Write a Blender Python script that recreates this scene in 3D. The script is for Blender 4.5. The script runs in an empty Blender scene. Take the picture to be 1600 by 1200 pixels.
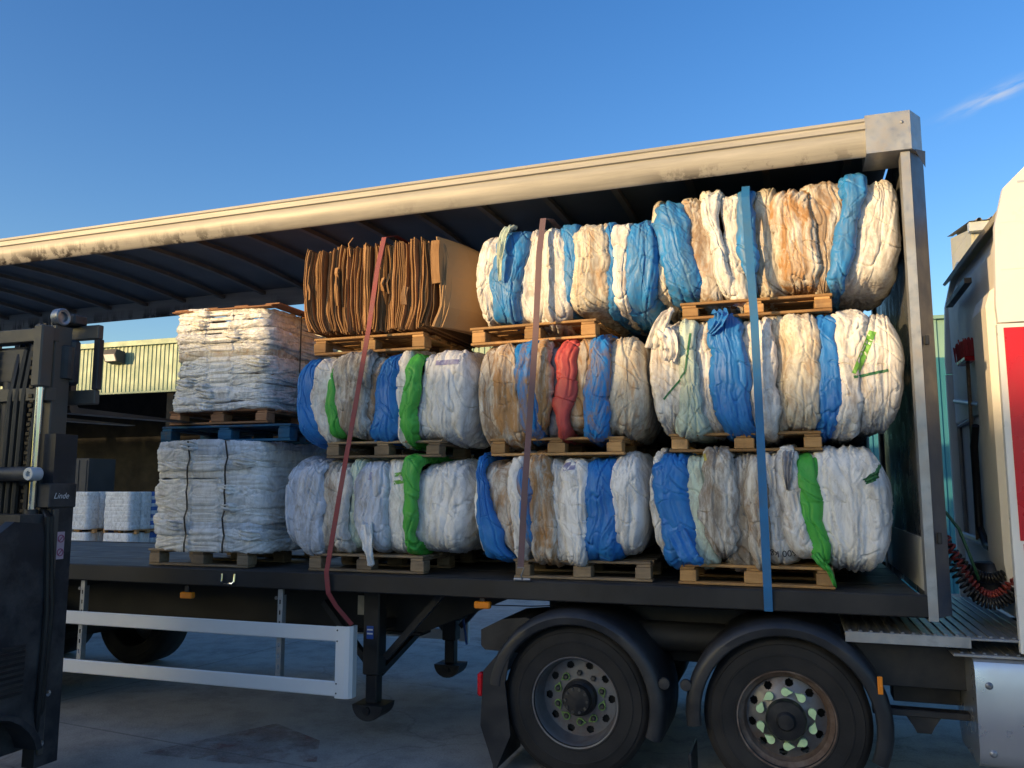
import bpy, math, random
import numpy as np
from mathutils import Vector, Matrix
from mathutils.bvhtree import BVHTree
R = math.radians
scene = bpy.context.scene
COL = scene.collection
random.seed(7)

# ------------------------------------------------------------------ camera
cam = bpy.data.cameras.new('camera'); camo = bpy.data.objects.new('camera', cam); COL.objects.link(camo)
CAM = Vector((-.764, -5.675, 1.889)); PIT, YAW = .125, .326
camo.location = CAM
fw = Vector((-math.sin(YAW)*math.cos(PIT), math.cos(YAW)*math.cos(PIT), math.sin(PIT)))
camo.rotation_euler = fw.to_track_quat('-Z', 'Y').to_euler()
cam.sensor_fit = 'HORIZONTAL'; cam.sensor_width = 36; cam.lens = 36*1294/1600
cam.clip_start = .05; cam.clip_end = 2000
scene.camera = camo
# ------------------------------------------------------------------ sky, sun, exposure
SUN_EL, SUN_AZ = R(7.5), R(36)          # sun behind the camera, to its left
sun_dir = Vector((-math.sin(SUN_AZ)*math.cos(SUN_EL), -math.cos(SUN_AZ)*math.cos(SUN_EL), math.sin(SUN_EL)))
world = bpy.data.worlds.new('World'); scene.world = world; world.use_nodes = True
wn, wl = world.node_tree.nodes, world.node_tree.links
wn.clear()
sky = wn.new('ShaderNodeTexSky'); sky.sky_type = 'NISHITA'; sky.sun_disc = False
sky.sun_elevation = SUN_EL; sky.sun_rotation = math.atan2(sun_dir.x, sun_dir.y)
sky.air_density = 1.0; sky.dust_density = 1.8; sky.ozone_density = 2.0; sky.altitude = 100
hs = wn.new('ShaderNodeHueSaturation'); hs.inputs['Saturation'].default_value = 1.34; hs.inputs['Hue'].default_value = .517
bg = wn.new('ShaderNodeBackground'); bg.inputs['Strength'].default_value = .15
wo = wn.new('ShaderNodeOutputWorld')
def wmath(op, *a):
    m = wn.new('ShaderNodeMath'); m.operation = op
    for k, v in enumerate(a):
        if hasattr(v, 'is_output'): wl.new(v, m.inputs[k])
        else: m.inputs[k].default_value = v
    return m.outputs[0]
wtc = wn.new('ShaderNodeTexCoord')
def wdot(v):
    m = wn.new('ShaderNodeVectorMath'); m.operation = 'DOT_PRODUCT'; wl.new(wtc.outputs['Generated'], m.inputs[0]); m.inputs[1].default_value = v; return m.outputs['Value']
cc = Vector((.2085, .8968, .3902)).normalized(); ce_ = cc.cross(Vector((0, 0, 1))).normalized(); cu_ = ce_.cross(cc)      # one thin wisp of cirrus
pe, pu = wdot(ce_), wdot(cu_); cmb = wn.new('ShaderNodeCombineXYZ'); wl.new(wmath('MULTIPLY', pe, 18.), cmb.inputs[0]); wl.new(wmath('MULTIPLY', wmath('SUBTRACT', pu, wmath('MULTIPLY', pe, .26)), 90.), cmb.inputs[1])
cn = wn.new('ShaderNodeTexNoise'); cn.inputs['Scale'].default_value = 1.3; cn.inputs['Detail'].default_value = 6; wl.new(cmb.outputs[0], cn.inputs[0])
fall = wmath('EXPONENT', wmath('MULTIPLY', wmath('ADD', wmath('POWER', wmath('MULTIPLY', pe, 26.), 2.), wmath('POWER', wmath('MULTIPLY', wmath('SUBTRACT', pu, wmath('MULTIPLY', pe, .26)), 150.), 2.)), -1.))
cm = wn.new('ShaderNodeMix'); cm.data_type = 'RGBA'; wl.new(wmath('MULTIPLY', wmath('MINIMUM', wmath('MAXIMUM', wmath('MULTIPLY', wmath('SUBTRACT', cn.outputs['Fac'], .38), 4.), 0.), 1.), wmath('MULTIPLY', fall, wmath('GREATER_THAN', wdot(cc), 0.))), cm.inputs[0])
wl.new(sky.outputs[0], hs.inputs['Color']); wl.new(hs.outputs[0], cm.inputs[6]); cm.inputs[7].default_value = (1.5, 1.85, 2.5, 1); wl.new(cm.outputs[2], bg.inputs[0]); wl.new(bg.outputs[0], wo.inputs[0])
sl = bpy.data.lights.new('sun', 'SUN'); so = bpy.data.objects.new('sun', sl); COL.objects.link(so)
sl.energy = 2.55; sl.angle = R(.53); sl.color = (1, .67, .32)
so.rotation_euler = (-sun_dir).to_track_quat('-Z', 'Y').to_euler(); so.location = (-20, -30, 20)
vs = scene.view_settings; vs.view_transform = 'Standard'; vs.look = 'None'; vs.gamma = 1; vs.exposure = 1.15
vs.use_curve_mapping = False
GZ = -.07

# ------------------------------------------------------------------ helpers
class MB:
    def __init__(s): s.v = []; s.f = []
    def add(s, vs, fs):
        o = len(s.v); s.v += [tuple(p) for p in vs]; s.f += [tuple(i+o for i in f) for f in fs]; return s
    def box(s, x0, x1, y0, y1, z0, z1, c=.004):
        a = (min(x0, x1), min(y0, y1), min(z0, z1)); b = (max(x0, x1), max(y0, y1), max(z0, z1))
        c = min(c, .3*min(b[i]-a[i] for i in range(3)))
        vs, idx = [], {}
        for i in (0, 1):
            for j in (0, 1):
                for k in (0, 1):
                    co = [(a, b)[q][n] for n, q in enumerate((i, j, k))]
                    sg = [1-2*q for q in (i, j, k)]
                    for ax in range(3):
                        p = [co[n]+(sg[n]*c if n != ax else 0) for n in range(3)]
                        idx[(i, j, k, ax)] = len(vs); vs.append(p)
        fs = []
        for ax in range(3):
            o = [n for n in range(3) if n != ax]
            for sd in (0, 1):
                q = []
                for (m, n) in ((0, 0), (1, 0), (1, 1), (0, 1)):
                    t = [0, 0, 0]; t[ax] = sd; t[o[0]] = m; t[o[1]] = n; q.append(idx[(*t, ax)])
                if (sd == 0) ^ (ax == 1): q = q[::-1]
                fs.append(q)
            for m in (0, 1):
                for n in (0, 1):
                    t0 = [0, 0, 0]; t0[o[0]] = m; t0[o[1]] = n; t1 = list(t0); t1[ax] = 1
                    fs.append((idx[(*t0, o[0])], idx[(*t0, o[1])], idx[(*t1, o[1])], idx[(*t1, o[0])]))
        for i in (0, 1):
            for j in (0, 1):
                for k in (0, 1): fs.append((idx[(i, j, k, 0)], idx[(i, j, k, 1)], idx[(i, j, k, 2)]))
        return s.add(vs, fs)
    def prism(s, poly, axis, a, b):
        def p3(p, h):
            return {0: (h, p[0], p[1]), 1: (p[0], h, p[1]), 2: (p[0], p[1], h)}[axis]
        n = len(poly)
        vs = [p3(p, a) for p in poly]+[p3(p, b) for p in poly]
        fs = [tuple(range(n))[::-1], tuple(range(n, 2*n))]+[(i, (i+1) % n, n+(i+1) % n, n+i) for i in range(n)]
        return s.add(vs, fs)
    def lathe(s, prof, c, axis=1, n=48, closed=False, cap=True):
        vs, fs = [], []; m = len(prof)
        for i in range(n):
            a = 2*math.pi*i/n; ca, sa = math.cos(a), math.sin(a)
            for r, h in prof:
                q = {1: (r*ca, h, r*sa), 2: (r*ca, r*sa, h), 0: (h, r*ca, r*sa)}[axis]
                vs.append((c[0]+q[0], c[1]+q[1], c[2]+q[2]))
        for i in range(n):
            j = (i+1) % n
            for k in range(m if closed else m-1):
                l = (k+1) % m
                fs.append((i*m+k, i*m+l, j*m+l, j*m+k))
        if not closed and cap:
            for k in (0, m-1):
                if prof[k][0] > 1e-5: fs.append(tuple(i*m+k for i in range(n)))
        return s.add(vs, fs)
    def tube(s, pts, r, n=8):
        pts = [Vector(p) for p in pts]; rr = r if isinstance(r, (list, tuple)) else [r]*len(pts)
        vs, fs = [], []; up = None
        for i, p in enumerate(pts):
            t = (pts[min(i+1, len(pts)-1)]-pts[max(i-1, 0)]).normalized()
            if up is None: up = t.orthogonal().normalized()
            up = (up-t*up.dot(t)).normalized(); sd = t.cross(up)
            for k in range(n):
                a = 2*math.pi*k/n; vs.append(p+(up*math.cos(a)+sd*math.sin(a))*rr[i])
        for i in range(len(pts)-1):
            for k in range(n): fs.append((i*n+k, i*n+(k+1) % n, (i+1)*n+(k+1) % n, (i+1)*n+k))
        fs += [tuple(range(n))[::-1], tuple(range((len(pts)-1)*n, len(pts)*n))]
        return s.add(vs, fs)
    def beam(s, a, b, w, h, up=(0, 0, 1)):
        a, b = Vector(a), Vector(b); t = (b-a).normalized(); up = Vector(up)
        if abs(t.dot(up)) > .98: up = Vector((0, 1, 0))
        sd = t.cross(up).normalized(); up = sd.cross(t)
        vs = [p+sd*(w/2*i)+up*(h/2*j) for p in (a, b) for (i, j) in ((-1, -1), (1, -1), (1, 1), (-1, 1))]
        return s.add(vs, [(0, 3, 2, 1), (4, 5, 6, 7), (0, 1, 5, 4), (1, 2, 6, 5), (2, 3, 7, 6), (3, 0, 4, 7)])
    def ribbon(s, pts, sides, w, th):
        vs, fs = [], []; n = len(pts); P = [Vector(p) for p in pts]
        for i, p in enumerate(P):
            t = (P[min(i+1, n-1)]-P[max(i-1, 0)]).normalized(); sd = Vector(sides[i] if isinstance(sides, list) else sides)
            sd = (sd-t*sd.dot(t)).normalized(); nn = t.cross(sd); ww = w[i] if isinstance(w, list) else w
            for a, b in ((-1, -1), (1, -1), (1, 1), (-1, 1)): vs.append(p+sd*(a*ww/2)+nn*(b*th/2))
        for i in range(n-1):
            for k in range(4): fs.append((i*4+k, i*4+(k+1) % 4, i*4+4+(k+1) % 4, i*4+4+k))
        fs += [(3, 2, 1, 0), tuple(range(4*n-4, 4*n))]
        return s.add(vs, fs)
    def mesh(s, name, off=(0, 0, 0), smooth=False):
        me = bpy.data.meshes.new(name)
        me.from_pydata([(p[0]-off[0], p[1]-off[1], p[2]-off[2]) for p in s.v], [], s.f)
        fix(me, smooth); return me
def fix(me, smooth, ang=None):
    import bmesh
    bm = bmesh.new(); bm.from_mesh(me); bmesh.ops.recalc_face_normals(bm, faces=bm.faces); bm.to_mesh(me); bm.free()
    if smooth:
        me.polygons.foreach_set('use_smooth', [True]*len(me.polygons))
        if smooth != 'all': me.set_sharp_from_angle(angle=R(38))
    me.update()
def rootloc(o):
    v = Vector((0, 0, 0))
    while o is not None: v += o.location; o = o.parent
    return v
def obj(name, mb, mat, parent=None, smooth=False, label=None):
    me = mb.mesh(name, rootloc(parent), smooth) if isinstance(mb, MB) else mb
    o = bpy.data.objects.new(name, me); COL.objects.link(o)
    if mat and not me.materials: me.materials.append(mat)
    if parent is not None: o.parent = parent
    if label: o['label'] = label
    return o
def tag(o, label, cat, group=None):
    o['label'] = label; o['category'] = cat
    if group: o['group'] = group
    return o
def thing(name, loc, label, cat, group=None, rz=0):
    o = bpy.data.objects.new(name, None); COL.objects.link(o); o.location = loc; o.rotation_euler = (0, 0, rz)
    o.empty_display_size = .2
    return tag(o, label, cat, group)
def struct(o, kind='structure'): o['kind'] = kind; return o
def B(*a, **k): return MB().box(*a, **k)

# ---- vectorised gradient noise
_rs = np.random.RandomState(3); _perm = _rs.permutation(512); _perm = np.concatenate([_perm, _perm]); _ga = _rs.rand(512)*2*np.pi
_gx, _gy = np.cos(_ga), np.sin(_ga)
def pn(x, y, seed=0):
    x = x+seed*17.31; y = y+seed*9.17
    xi = np.floor(x).astype(int); yi = np.floor(y).astype(int); xf = x-xi; yf = y-yi
    u = xf**3*(xf*(xf*6-15)+10); v = yf**3*(yf*(yf*6-15)+10)
    def g(i, j, dx, dy):
        h = _perm[(_perm[(xi+i) & 511]+yi+j) & 511]; return _gx[h]*dx+_gy[h]*dy
    a = g(0, 0, xf, yf); b = g(1, 0, xf-1, yf); c = g(0, 1, xf, yf-1); d = g(1, 1, xf-1, yf-1)
    return ((a+(b-a)*u)+((c+(d-c)*u)-(a+(b-a)*u))*v)*1.5

# ------------------------------------------------------------------ materials
class NT:
    def __init__(s, name):
        s.m = bpy.data.materials.new(name); s.m.use_nodes = True; s.n = s.m.node_tree.nodes; s.l = s.m.node_tree.links
        s.b = s.n['Principled BSDF']; s.tc = s.n.new('ShaderNodeTexCoord'); s.oi = s.n.new('ShaderNodeObjectInfo')
        mu = s.n.new('ShaderNodeMath'); mu.operation = 'MULTIPLY'; mu.inputs[1].default_value = 40; s.l.new(s.oi.outputs['Random'], mu.inputs[0])
        va = s.n.new('ShaderNodeVectorMath'); va.operation = 'ADD'; s.l.new(s.tc.outputs['Object'], va.inputs[0]); s.l.new(mu.outputs[0], va.inputs[1])
        s.co = va.outputs[0]
    def map(s, sc):
        m = s.n.new('ShaderNodeMapping'); m.inputs['Scale'].default_value = sc; s.l.new(s.co, m.inputs[0]); return m.outputs[0]
    def noise(s, scale, det=4, rough=.6, vec=None, dist=0, typ=None):
        t = s.n.new('ShaderNodeTexNoise'); t.inputs['Scale'].default_value = scale; t.inputs['Detail'].default_value = det
        t.inputs['Roughness'].default_value = rough; t.inputs['Distortion'].default_value = dist
        if typ: t.noise_type = typ
        s.l.new(vec or s.co, t.inputs['Vector']); return t.outputs['Fac']
    def ramp(s, fac, p):
        r = s.n.new('ShaderNodeValToRGB'); e = r.color_ramp.elements
        while len(e) < len(p): e.new(.5)
        for q, (pos, c) in zip(e, p): q.position = pos; q.color = (c, c, c, 1) if isinstance(c, (int, float)) else (*c, 1)
        s.l.new(fac, r.inputs[0]); return r.outputs[0]
    def mix(s, fac, a, b, mode='MIX'):
        m = s.n.new('ShaderNodeMix'); m.data_type = 'RGBA'; m.blend_type = mode
        for sock, v in ((m.inputs[0], fac), (m.inputs[6], a), (m.inputs[7], b)):
            if hasattr(v, 'is_output'): s.l.new(v, sock)
            elif isinstance(v, (int, float)): sock.default_value = v if sock == m.inputs[0] else (v, v, v, 1)
            else: sock.default_value = (*v, 1)
        return m.outputs[2]
    def mul(s, a, b):
        m = s.n.new('ShaderNodeMath'); m.operation = 'MULTIPLY'
        for k, v in enumerate((a, b)):
            if hasattr(v, 'is_output'): s.l.new(v, m.inputs[k])
            else: m.inputs[k].default_value = v
        return m.outputs[0]
    def bump(s, h, st=.4, d=.01):
        b = s.n.new('ShaderNodeBump'); b.inputs['Strength'].default_value = st; b.inputs['Distance'].default_value = d
        s.l.new(h, b.inputs['Height']); s.l.new(b.outputs[0], s.b.inputs['Normal'])
    def set(s, col=None, rough=.5, metal=0, spec=.5):
        for k, v in (('Base Color', col), ('Roughness', rough), ('Metallic', metal), ('Specular IOR Level', spec)):
            if v is None: continue
            if hasattr(v, 'is_output'): s.l.new(v, s.b.inputs[k])
            else: s.b.inputs[k].default_value = (*v, 1) if isinstance(v, tuple) else v
        return s.m
def plain(name, c, rough=.5, metal=0, var=.25, sc=6, dirt=None, damt=.5, bump=0, spec=.5):
    t = NT(name); f = t.noise(sc, 5)
    col = t.mix(t.ramp(f, [(.3, 0.), (.7, 1.)]), tuple(x*(1-var) for x in c), tuple(min(1, x*(1+var*.6)) for x in c))
    if dirt:
        d = t.ramp(t.noise(sc*.5, 7, .7), [(.45, 0.), (.68, damt)]); col = t.mix(d, col, dirt)
    if bump: t.bump(t.noise(sc*12, 3), .4, bump)
    r = t.ramp(t.noise(sc*2, 4), [(.3, max(.03, rough-.1)), (.7, min(1, rough+.12))])
    return t.set(col, r, metal, spec)
def fabric(name, c, stain=(.3, .2, .1), amt=0., stain2=None, amt2=0., rough=.6, spec=.3, dirt=.5, spots=.5):
    t = NT(name)
    f = t.noise(4, 6, .65)
    col = t.mix(t.ramp(f, [(.35, 0.), (.65, 1.)]), tuple(x*.86 for x in c), tuple(min(.9, x*1.06) for x in c))
    sv = t.map((9, 9, 3))
    g = t.ramp(t.noise(1.6, 9, .75, sv, 1.0), [(.47, 0.), (.62, dirt)]); col = t.mix(g, col, (.20, .17, .135))
    if amt:
        s1 = t.ramp(t.noise(1.0, 12, .72, t.map((9, 9, 2.4)), .7), [(spots-.06, 0.), (spots+.10, amt)]); col = t.mix(s1, col, stain)
    if amt2:
        s2 = t.ramp(t.noise(1.3, 12, .76, t.map((10, 10, 4)), .5), [(.50, 0.), (.62, amt2)]); col = t.mix(s2, col, stain2)
    cr = t.noise(4, 5, .6, t.map((9, 9, 2.6)), .6, 'RIDGED_MULTIFRACTAL')
    t.bump(cr, .6, .005)
    r = t.ramp(t.noise(7, 4), [(.3, rough-.1), (.7, rough+.12)])
    return t.set(col, r, 0, spec)
W_ = (.80, .795, .78)
OR, BRN, GRY = (.40, .205, .07), (.23, .14, .075), (.16, .13, .10)
F = {
 'w': fabric('white_woven', W_, BRN, .5, OR, .25, spots=.56), 'wc': fabric('white_woven_clean', (.83, .83, .83), GRY, .35, dirt=.4, spots=.58),
 'wb': fabric('white_woven_brown', (.7, .68, .63), BRN, .85, OR, .6, spots=.48), 'wg': fabric('white_woven_grimy', (.68, .66, .62), GRY, .85, BRN, .6, dirt=.6, spots=.48),
 'wo': fabric('white_woven_orange', (.71, .68, .61), OR, .95, BRN, .4, spots=.46), 'o': fabric('orange_stained', (.68, .62, .52), OR, .95, BRN, .5, spots=.45),
 'be': fabric('beige_woven', (.69, .66, .57), BRN, .6, OR, .5, spots=.53), 'lb': fabric('bluish_white', (.60, .66, .78), GRY, .5, spots=.56),
 'pg': fabric('pale_green_white', (.60, .72, .62), BRN, .3, spots=.58), 'gy': fabric('grey_woven', (.34, .34, .38), GRY, .4),
 'b': fabric('blue_film', (.024, .20, .58), (.012, .12, .45), .5, rough=.48, spec=.4, dirt=.08), 'bb': fabric('blue_film_muddy', (.02, .23, .64), (.30, .17, .06), 1., rough=.45, dirt=.05, spots=.52),
 'bsun': fabric('blue_film_sunlit', (.025, .24, .62), (.10, .18, .28), .6, rough=.48, spec=.35, dirt=.2),  # sunlit copy of the blue film, sunlight put into the top-row colour
 'g': fabric('green_film', (.08, .44, .07), (.04, .33, .03), .5, rough=.48, spec=.4, dirt=.06), 'r': fabric('red_film', (.62, .10, .09), (.4, .05, .04), .5, rough=.45, dirt=.15),
 'dk': fabric('dark_film', (.20, .21, .23), GRY, .5), 'fw': fabric('flat_white', (.86, .855, .84), BRN, .25, GRY, .2, dirt=.25, spots=.58, rough=.42),
 'fs': fabric('film_wrapped_white', (.84, .835, .82), BRN, .3, GRY, .35, dirt=.35, spots=.57, rough=.3, spec=.6), 'fb': fabric('flat_bluewhite', (.72, .77, .84), GRY, .3, dirt=.25, rough=.45), 'fl': fabric('flat_blue', (.05, .16, .5), GRY, .2, rough=.4),
}
def wood(name, a, b):
    t = NT(name); v = t.map((1.2, 14, 14))
    f = t.noise(2.2, 6, .65, v, .6); col = t.mix(t.ramp(f, [(.3, 0.), (.7, 1.)]), a, b)
    h = t.n.new('ShaderNodeHueSaturation'); t.l.new(col, h.inputs['Color'])
    mr = t.n.new('ShaderNodeMapRange'); mr.inputs['To Min'].default_value = .6; mr.inputs['To Max'].default_value = 1.25; t.l.new(t.oi.outputs['Random'], mr.inputs[0]); t.l.new(mr.outputs[0], h.inputs['Value'])
    d = t.ramp(t.noise(5, 7, .7), [(.5, 0.), (.7, .6)]); col = t.mix(d, h.outputs[0], (.12, .085, .06))
    t.bump(t.noise(8, 4, .6, v), .5, .004); return t.set(col, .75, 0, .3)
M = {
 'wood': wood('pallet_wood', (.36, .19, .075), (.56, .34, .15)), 'woodgrey': wood('weathered_wood', (.20, .145, .095), (.36, .27, .18)), 'woodred': wood('reddish_wood', (.26, .12, .06), (.42, .22, .11)),
 'woodblue': wood('blue_painted_wood', (.015, .07, .14), (.025, .13, .24)),
 'black': plain('black_painted_steel', (.014, .015, .018), .45, 0, .4, 3, (.06, .055, .05), .5), 'blackdull': plain('black_chassis', (.010, .011, .012), .7, 0, .4, 3, (.045, .04, .038), .5),
 'rave': plain('rave_steel', (.008, .009, .012), .6, 0, .45, 2.2, (.055, .05, .046), .55), 'plastic': plain('mudguard_plastic', (.020, .022, .027), .42, 0, .3, 3, (.07, .065, .06), .5),
 'tyre': plain('tyre_rubber', (.012, .012, .013), .8, 0, .3, 7, (.045, .04, .036), .6, .002), 'alu': plain('aluminium_profile', (.82, .83, .84), .4, .15, .08, 2, (.5, .49, .47), .35),
 'galv': plain('galvanised', (.42, .44, .46), .45, .6, .3, 14, (.27, .21, .15), .5), 'steel': plain('bare_steel', (.35, .36, .38), .4, .8, .3, 6), 'chrome': plain('chrome_rod', (.75, .77, .8), .12, 1, .05, 3),
 'rim': plain('rim_paint', (.20, .21, .23), .45, .5, .3, 9, (.12, .06, .035), .8), 'rimrust': plain('rim_rust', (.14, .09, .065), .7, .2, .4, 12, (.26, .24, .22), .5),
 'hub': plain('hub_black', (.018, .019, .022), .4, .2, .3, 8, (.08, .07, .06), .5), 'nut': plain('nut_steel', (.10, .10, .10), .45, .7, .3, 20), 'lime': plain('lime_plastic', (.58, .80, .45), .5, 0, .15, 20),
 'limedim': plain('lime_dirty', (.20, .36, .10), .6, 0, .4, 30, (.08, .07, .05), .6),
 'red': plain('red_cab_paint', (.52, .012, .022), .25, 0, .08, 2), 'cabwhite': plain('white_cab_paint', (.78, .77, .73), .35, 0, .07, 2), 'cabgrey': plain('cab_rear', (.84, .82, .78), .5, 0, .06, 2.4, (.5, .47, .43), .5),
 'redlamp': plain('red_lens', (.55, .012, .02), .15, 0, .1, 5), 'amber': plain('amber_lens', (.85, .26, .02), .2, 0, .1, 8),
 'plate': plain('plate_metal', (.62, .54, .42), .45, .3, .2, 8), 'sticker': plain('sticker_blue', (.03, .10, .42), .4, 0, .1, 5), 'white': plain('white_print', (.8, .8, .8), .5, 0, .1, 5),
 'print': plain('black_print', (.02, .02, .03), .6, 0, .2, 9), 'pinksticker': plain('sticker_pale', (.55, .42, .50), .5, 0, .15, 9), 'pinkmark': plain('sticker_mark', (.30, .06, .14), .5, 0, .2, 9),
 'band': plain('strapping_band', (.02, .02, .02), .5, 0, .2, 9), 'bluepost': plain('front_post_paint', (.075, .09, .12), .4, .1, .2, 5, (.07, .07, .08), .4),
 'panel': plain('bulkhead_panel', (.13, .14, .15), .3, .2, .2, 3, (.08, .08, .08), .6), 'curtain': plain('curtain_blue', (.035, .16, .25), .5, 0, .2, 2), 'roofin': plain('roof_inside', (.12, .13, .145), .6, 0, .2, 2),
 'bow': plain('roof_bow', (.20, .17, .14), .55, .2, .3, 5), 'hoseR': plain('hose_red', (.20, .025, .02), .45), 'hoseK': plain('hose_black', (.012, .012, .013), .45), 'hoseG': plain('hose_green', (.02, .10, .05), .45),
 'flt': plain('forklift_grey', (.024, .026, .033), .5, .1, .4, 4, (.11, .105, .10), .7), 'fltwarmlit': plain('forklift_steel_lit', (.11, .103, .092), .5, .2, .3, 5, (.05, .045, .04), .5), 'forkst': plain('fork_steel', (.12, .11, .10), .42, .7, .3, 4, (.1, .06, .04), .5),  # the warm forklift tone puts light on the upper mast into its colour
 'chain': plain('oily_chain', (.05, .045, .04), .4, .8, .4, 30), 'clad': plain('cream_green_cladding', (.27, .37, .27), .5, 0, .1, 1, (.22, .28, .2), .3), 'cladteal': plain('teal_cladding', (.02, .17, .24), .5, 0, .12, 1), 'cladgreen': plain('green_cladding', (.20, .36, .32), .5, 0, .12, 1),
 'dark': plain('shade_dark_interior', (.006, .006, .007), .8, 0, .3, 1), 'roofsheet': plain('grey_roof_sheet', (.38, .36, .33), .55, 0, .15, 2), 'mottled': plain('mottled_sheet', (.46, .46, .42), .55, 0, .18, 1.2, (.30, .33, .24), .6), 'brick': plain('pale_wall', (.34, .31, .27), .8, 0, .15, 2),  # near-black shed interior: its shade is put into the wall colour
 'crate': plain('grey_crate', (.06, .06, .062), .7, 0, .25, 2), 'trim': plain('grey_trim', (.5, .54, .58), .45, .2, .1, 2),
}
def webbing(name, c, dirt):
    t = NT(name); w = t.n.new('ShaderNodeTexWave'); w.inputs['Scale'].default_value = 90; w.bands_direction = 'Z'; t.l.new(t.co, w.inputs[0])
    col = t.mix(t.ramp(t.noise(5, 7, .7), [(.4, 0.), (.7, .7)]), c, dirt); col = t.mix(.15, col, t.mix(w.outputs['Fac'], (0., 0., 0.), (.5, .5, .5)), 'OVERLAY')
    t.bump(w.outputs['Fac'], .3, .001); return t.set(col, .6, 0, .3)
M['strapred'] = webbing('red_webbing', (.27, .055, .065), (.18, .09, .10)); M['strappurple'] = webbing('purple_webbing', (.17, .10, .12), (.12, .10, .11)); M['strapblue'] = webbing('blue_webbing', (.025, .17, .42), (.06, .15, .27))
def cardmat():
    t = NT('cardboard'); f = t.noise(5, 6, .7, t.map((6, 2, 1)))
    col = t.mix(t.ramp(f, [(.3, 0.), (.7, 1.)]), (.26, .135, .058), (.44, .26, .125))
    h = t.n.new('ShaderNodeHueSaturation'); t.l.new(col, h.inputs['Color'])
    mr = t.n.new('ShaderNodeMapRange'); mr.inputs['To Min'].default_value = .35; mr.inputs['To Max'].default_value = 1.45; t.l.new(t.oi.outputs['Random'], mr.inputs[0]); t.l.new(mr.outputs[0], h.inputs['Value'])
    t.bump(t.noise(3, 4, .6, t.map((60, 4, 4))), .4, .004); return t.set(h.outputs[0], .85, 0, .2)
M['card'] = cardmat(); M['cardlight'] = plain('plain_cardboard', (.43, .27, .14), .85, 0, .12, 3, (.32, .19, .09), .4, 0, .2)
def railmat():
    t = NT('roof_rail_paint'); col = t.mix(t.ramp(t.noise(3, 6, .7, t.map((.4, 6, 6))), [(.35, 0.), (.7, 1.)]), (.31, .30, .275), (.45, .43, .39))
    sx = t.n.new('ShaderNodeSeparateXYZ'); t.l.new(t.tc.outputs['Object'], sx.inputs[0])
    st = t.ramp(t.noise(2.2, 6, .75, t.map((2, 3, .3))), [(.47, 0.), (.54, 1.)])       # streaks of lost paint
    lo = t.n.new('ShaderNodeMapRange'); lo.inputs['From Min'].default_value = 4.20; lo.inputs['From Max'].default_value = 4.08; t.l.new(sx.outputs['Z'], lo.inputs[0])
    pt = t.ramp(t.noise(.9, 2, .5, t.map((1, .1, .1))), [(.44, 0.), (.55, 1.)])
    col = t.mix(t.mul(t.mul(st, lo.outputs[0]), pt), col, (.035, .03, .028)); t.bump(t.noise(40, 3), .15, .002); return t.set(col, .5, .1, .4)
M['rail'] = railmat()
def groundmat():
    t = NT('concrete_yard'); a = t.noise(.35, 8, .65); b = t.noise(3, 8, .7); c = t.noise(60, 4, .6)
    col = t.mix(t.ramp(a, [(.3, 0.), (.7, 1.)]), (.36, .335, .30), (.50, .465, .42)); col = t.mix(t.ramp(b, [(.45, 0.), (.7, .5)]), col, (.14, .135, .13))
    col = t.mix(t.ramp(c, [(.3, .25), (.7, 0.)]), col, (.05, .05, .05))
    br = t.n.new('ShaderNodeTexBrick'); br.inputs['Scale'].default_value = 1; br.inputs['Mortar Size'].default_value = .012; br.inputs['Brick Width'].default_value = 6; br.inputs['Row Height'].default_value = 4.5; br.offset = 0
    mp = t.n.new('ShaderNodeMapping'); mp.inputs['Rotation'].default_value = (0, 0, .12); mp.inputs['Location'].default_value = (1.3, .8, 0); t.l.new(t.tc.outputs['Object'], mp.inputs[0]); t.l.new(mp.outputs[0], br.inputs[0])
    col = t.mix(t.mul(br.outputs['Fac'], .45), col, (.06, .055, .05)); col = t.mix(t.ramp(t.noise(.9, 10, .8), [(.52, 0.), (.68, .55)]), col, (.11, .10, .09)); col = t.mix(t.ramp(t.noise(180, 3, .6), [(.55, 0.), (.7, .5)]), col, (.5, .47, .43)); vo = t.n.new('ShaderNodeTexVoronoi'); vo.feature = 'DISTANCE_TO_EDGE'; vo.inputs['Scale'].default_value = .33; dm = t.n.new('ShaderNodeVectorMath'); dm.operation = 'ADD'; nz = t.n.new('ShaderNodeTexNoise'); nz.inputs['Scale'].default_value = 1.5; nz.inputs['Detail'].default_value = 6; t.l.new(t.co, nz.inputs['Vector']); t.l.new(t.co, dm.inputs[0]); t.l.new(nz.outputs['Color'], dm.inputs[1]); t.l.new(dm.outputs[0], vo.inputs['Vector']); col = t.mix(t.ramp(vo.outputs['Distance'], [(0., .3), (.006, 0.)]), col, (.05, .046, .042)); t.bump(c, .7, .008)
    return t.set(col, .8, 0, .3)
M['ground'] = groundmat()
def patchmat():
    t = NT('worn_red_paint'); col = t.mix(t.ramp(t.noise(4, 9, .75), [(.4, 0.), (.6, 1.)]), (.27, .13, .11), (.25, .19, .17)); t.bump(t.noise(60, 4), .4, .005); t.l.new(t.ramp(t.noise(2.5, 10, .8), [(.40, 0.), (.6, .75)]), t.b.inputs['Alpha']); return t.set(col, .8)
M['redpaint'] = patchmat()

# ------------------------------------------------------------------ ground
g = MB().add([(-400, -400, GZ), (400, -400, GZ), (400, 400, GZ), (-400, 400, GZ)], [(0, 1, 2, 3)])
struct(obj('ground', g, M['ground']))
pp = [(-5.45, -.45), (-4.95, .55), (-4.35, .25), (-4.1, -.2), (-4.6, -.42)]
struct(obj('painted_marking', MB().add([(x, y, GZ+.004) for x, y in pp], [(0, 4, 3, 2, 1)]), M['redpaint']))

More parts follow.
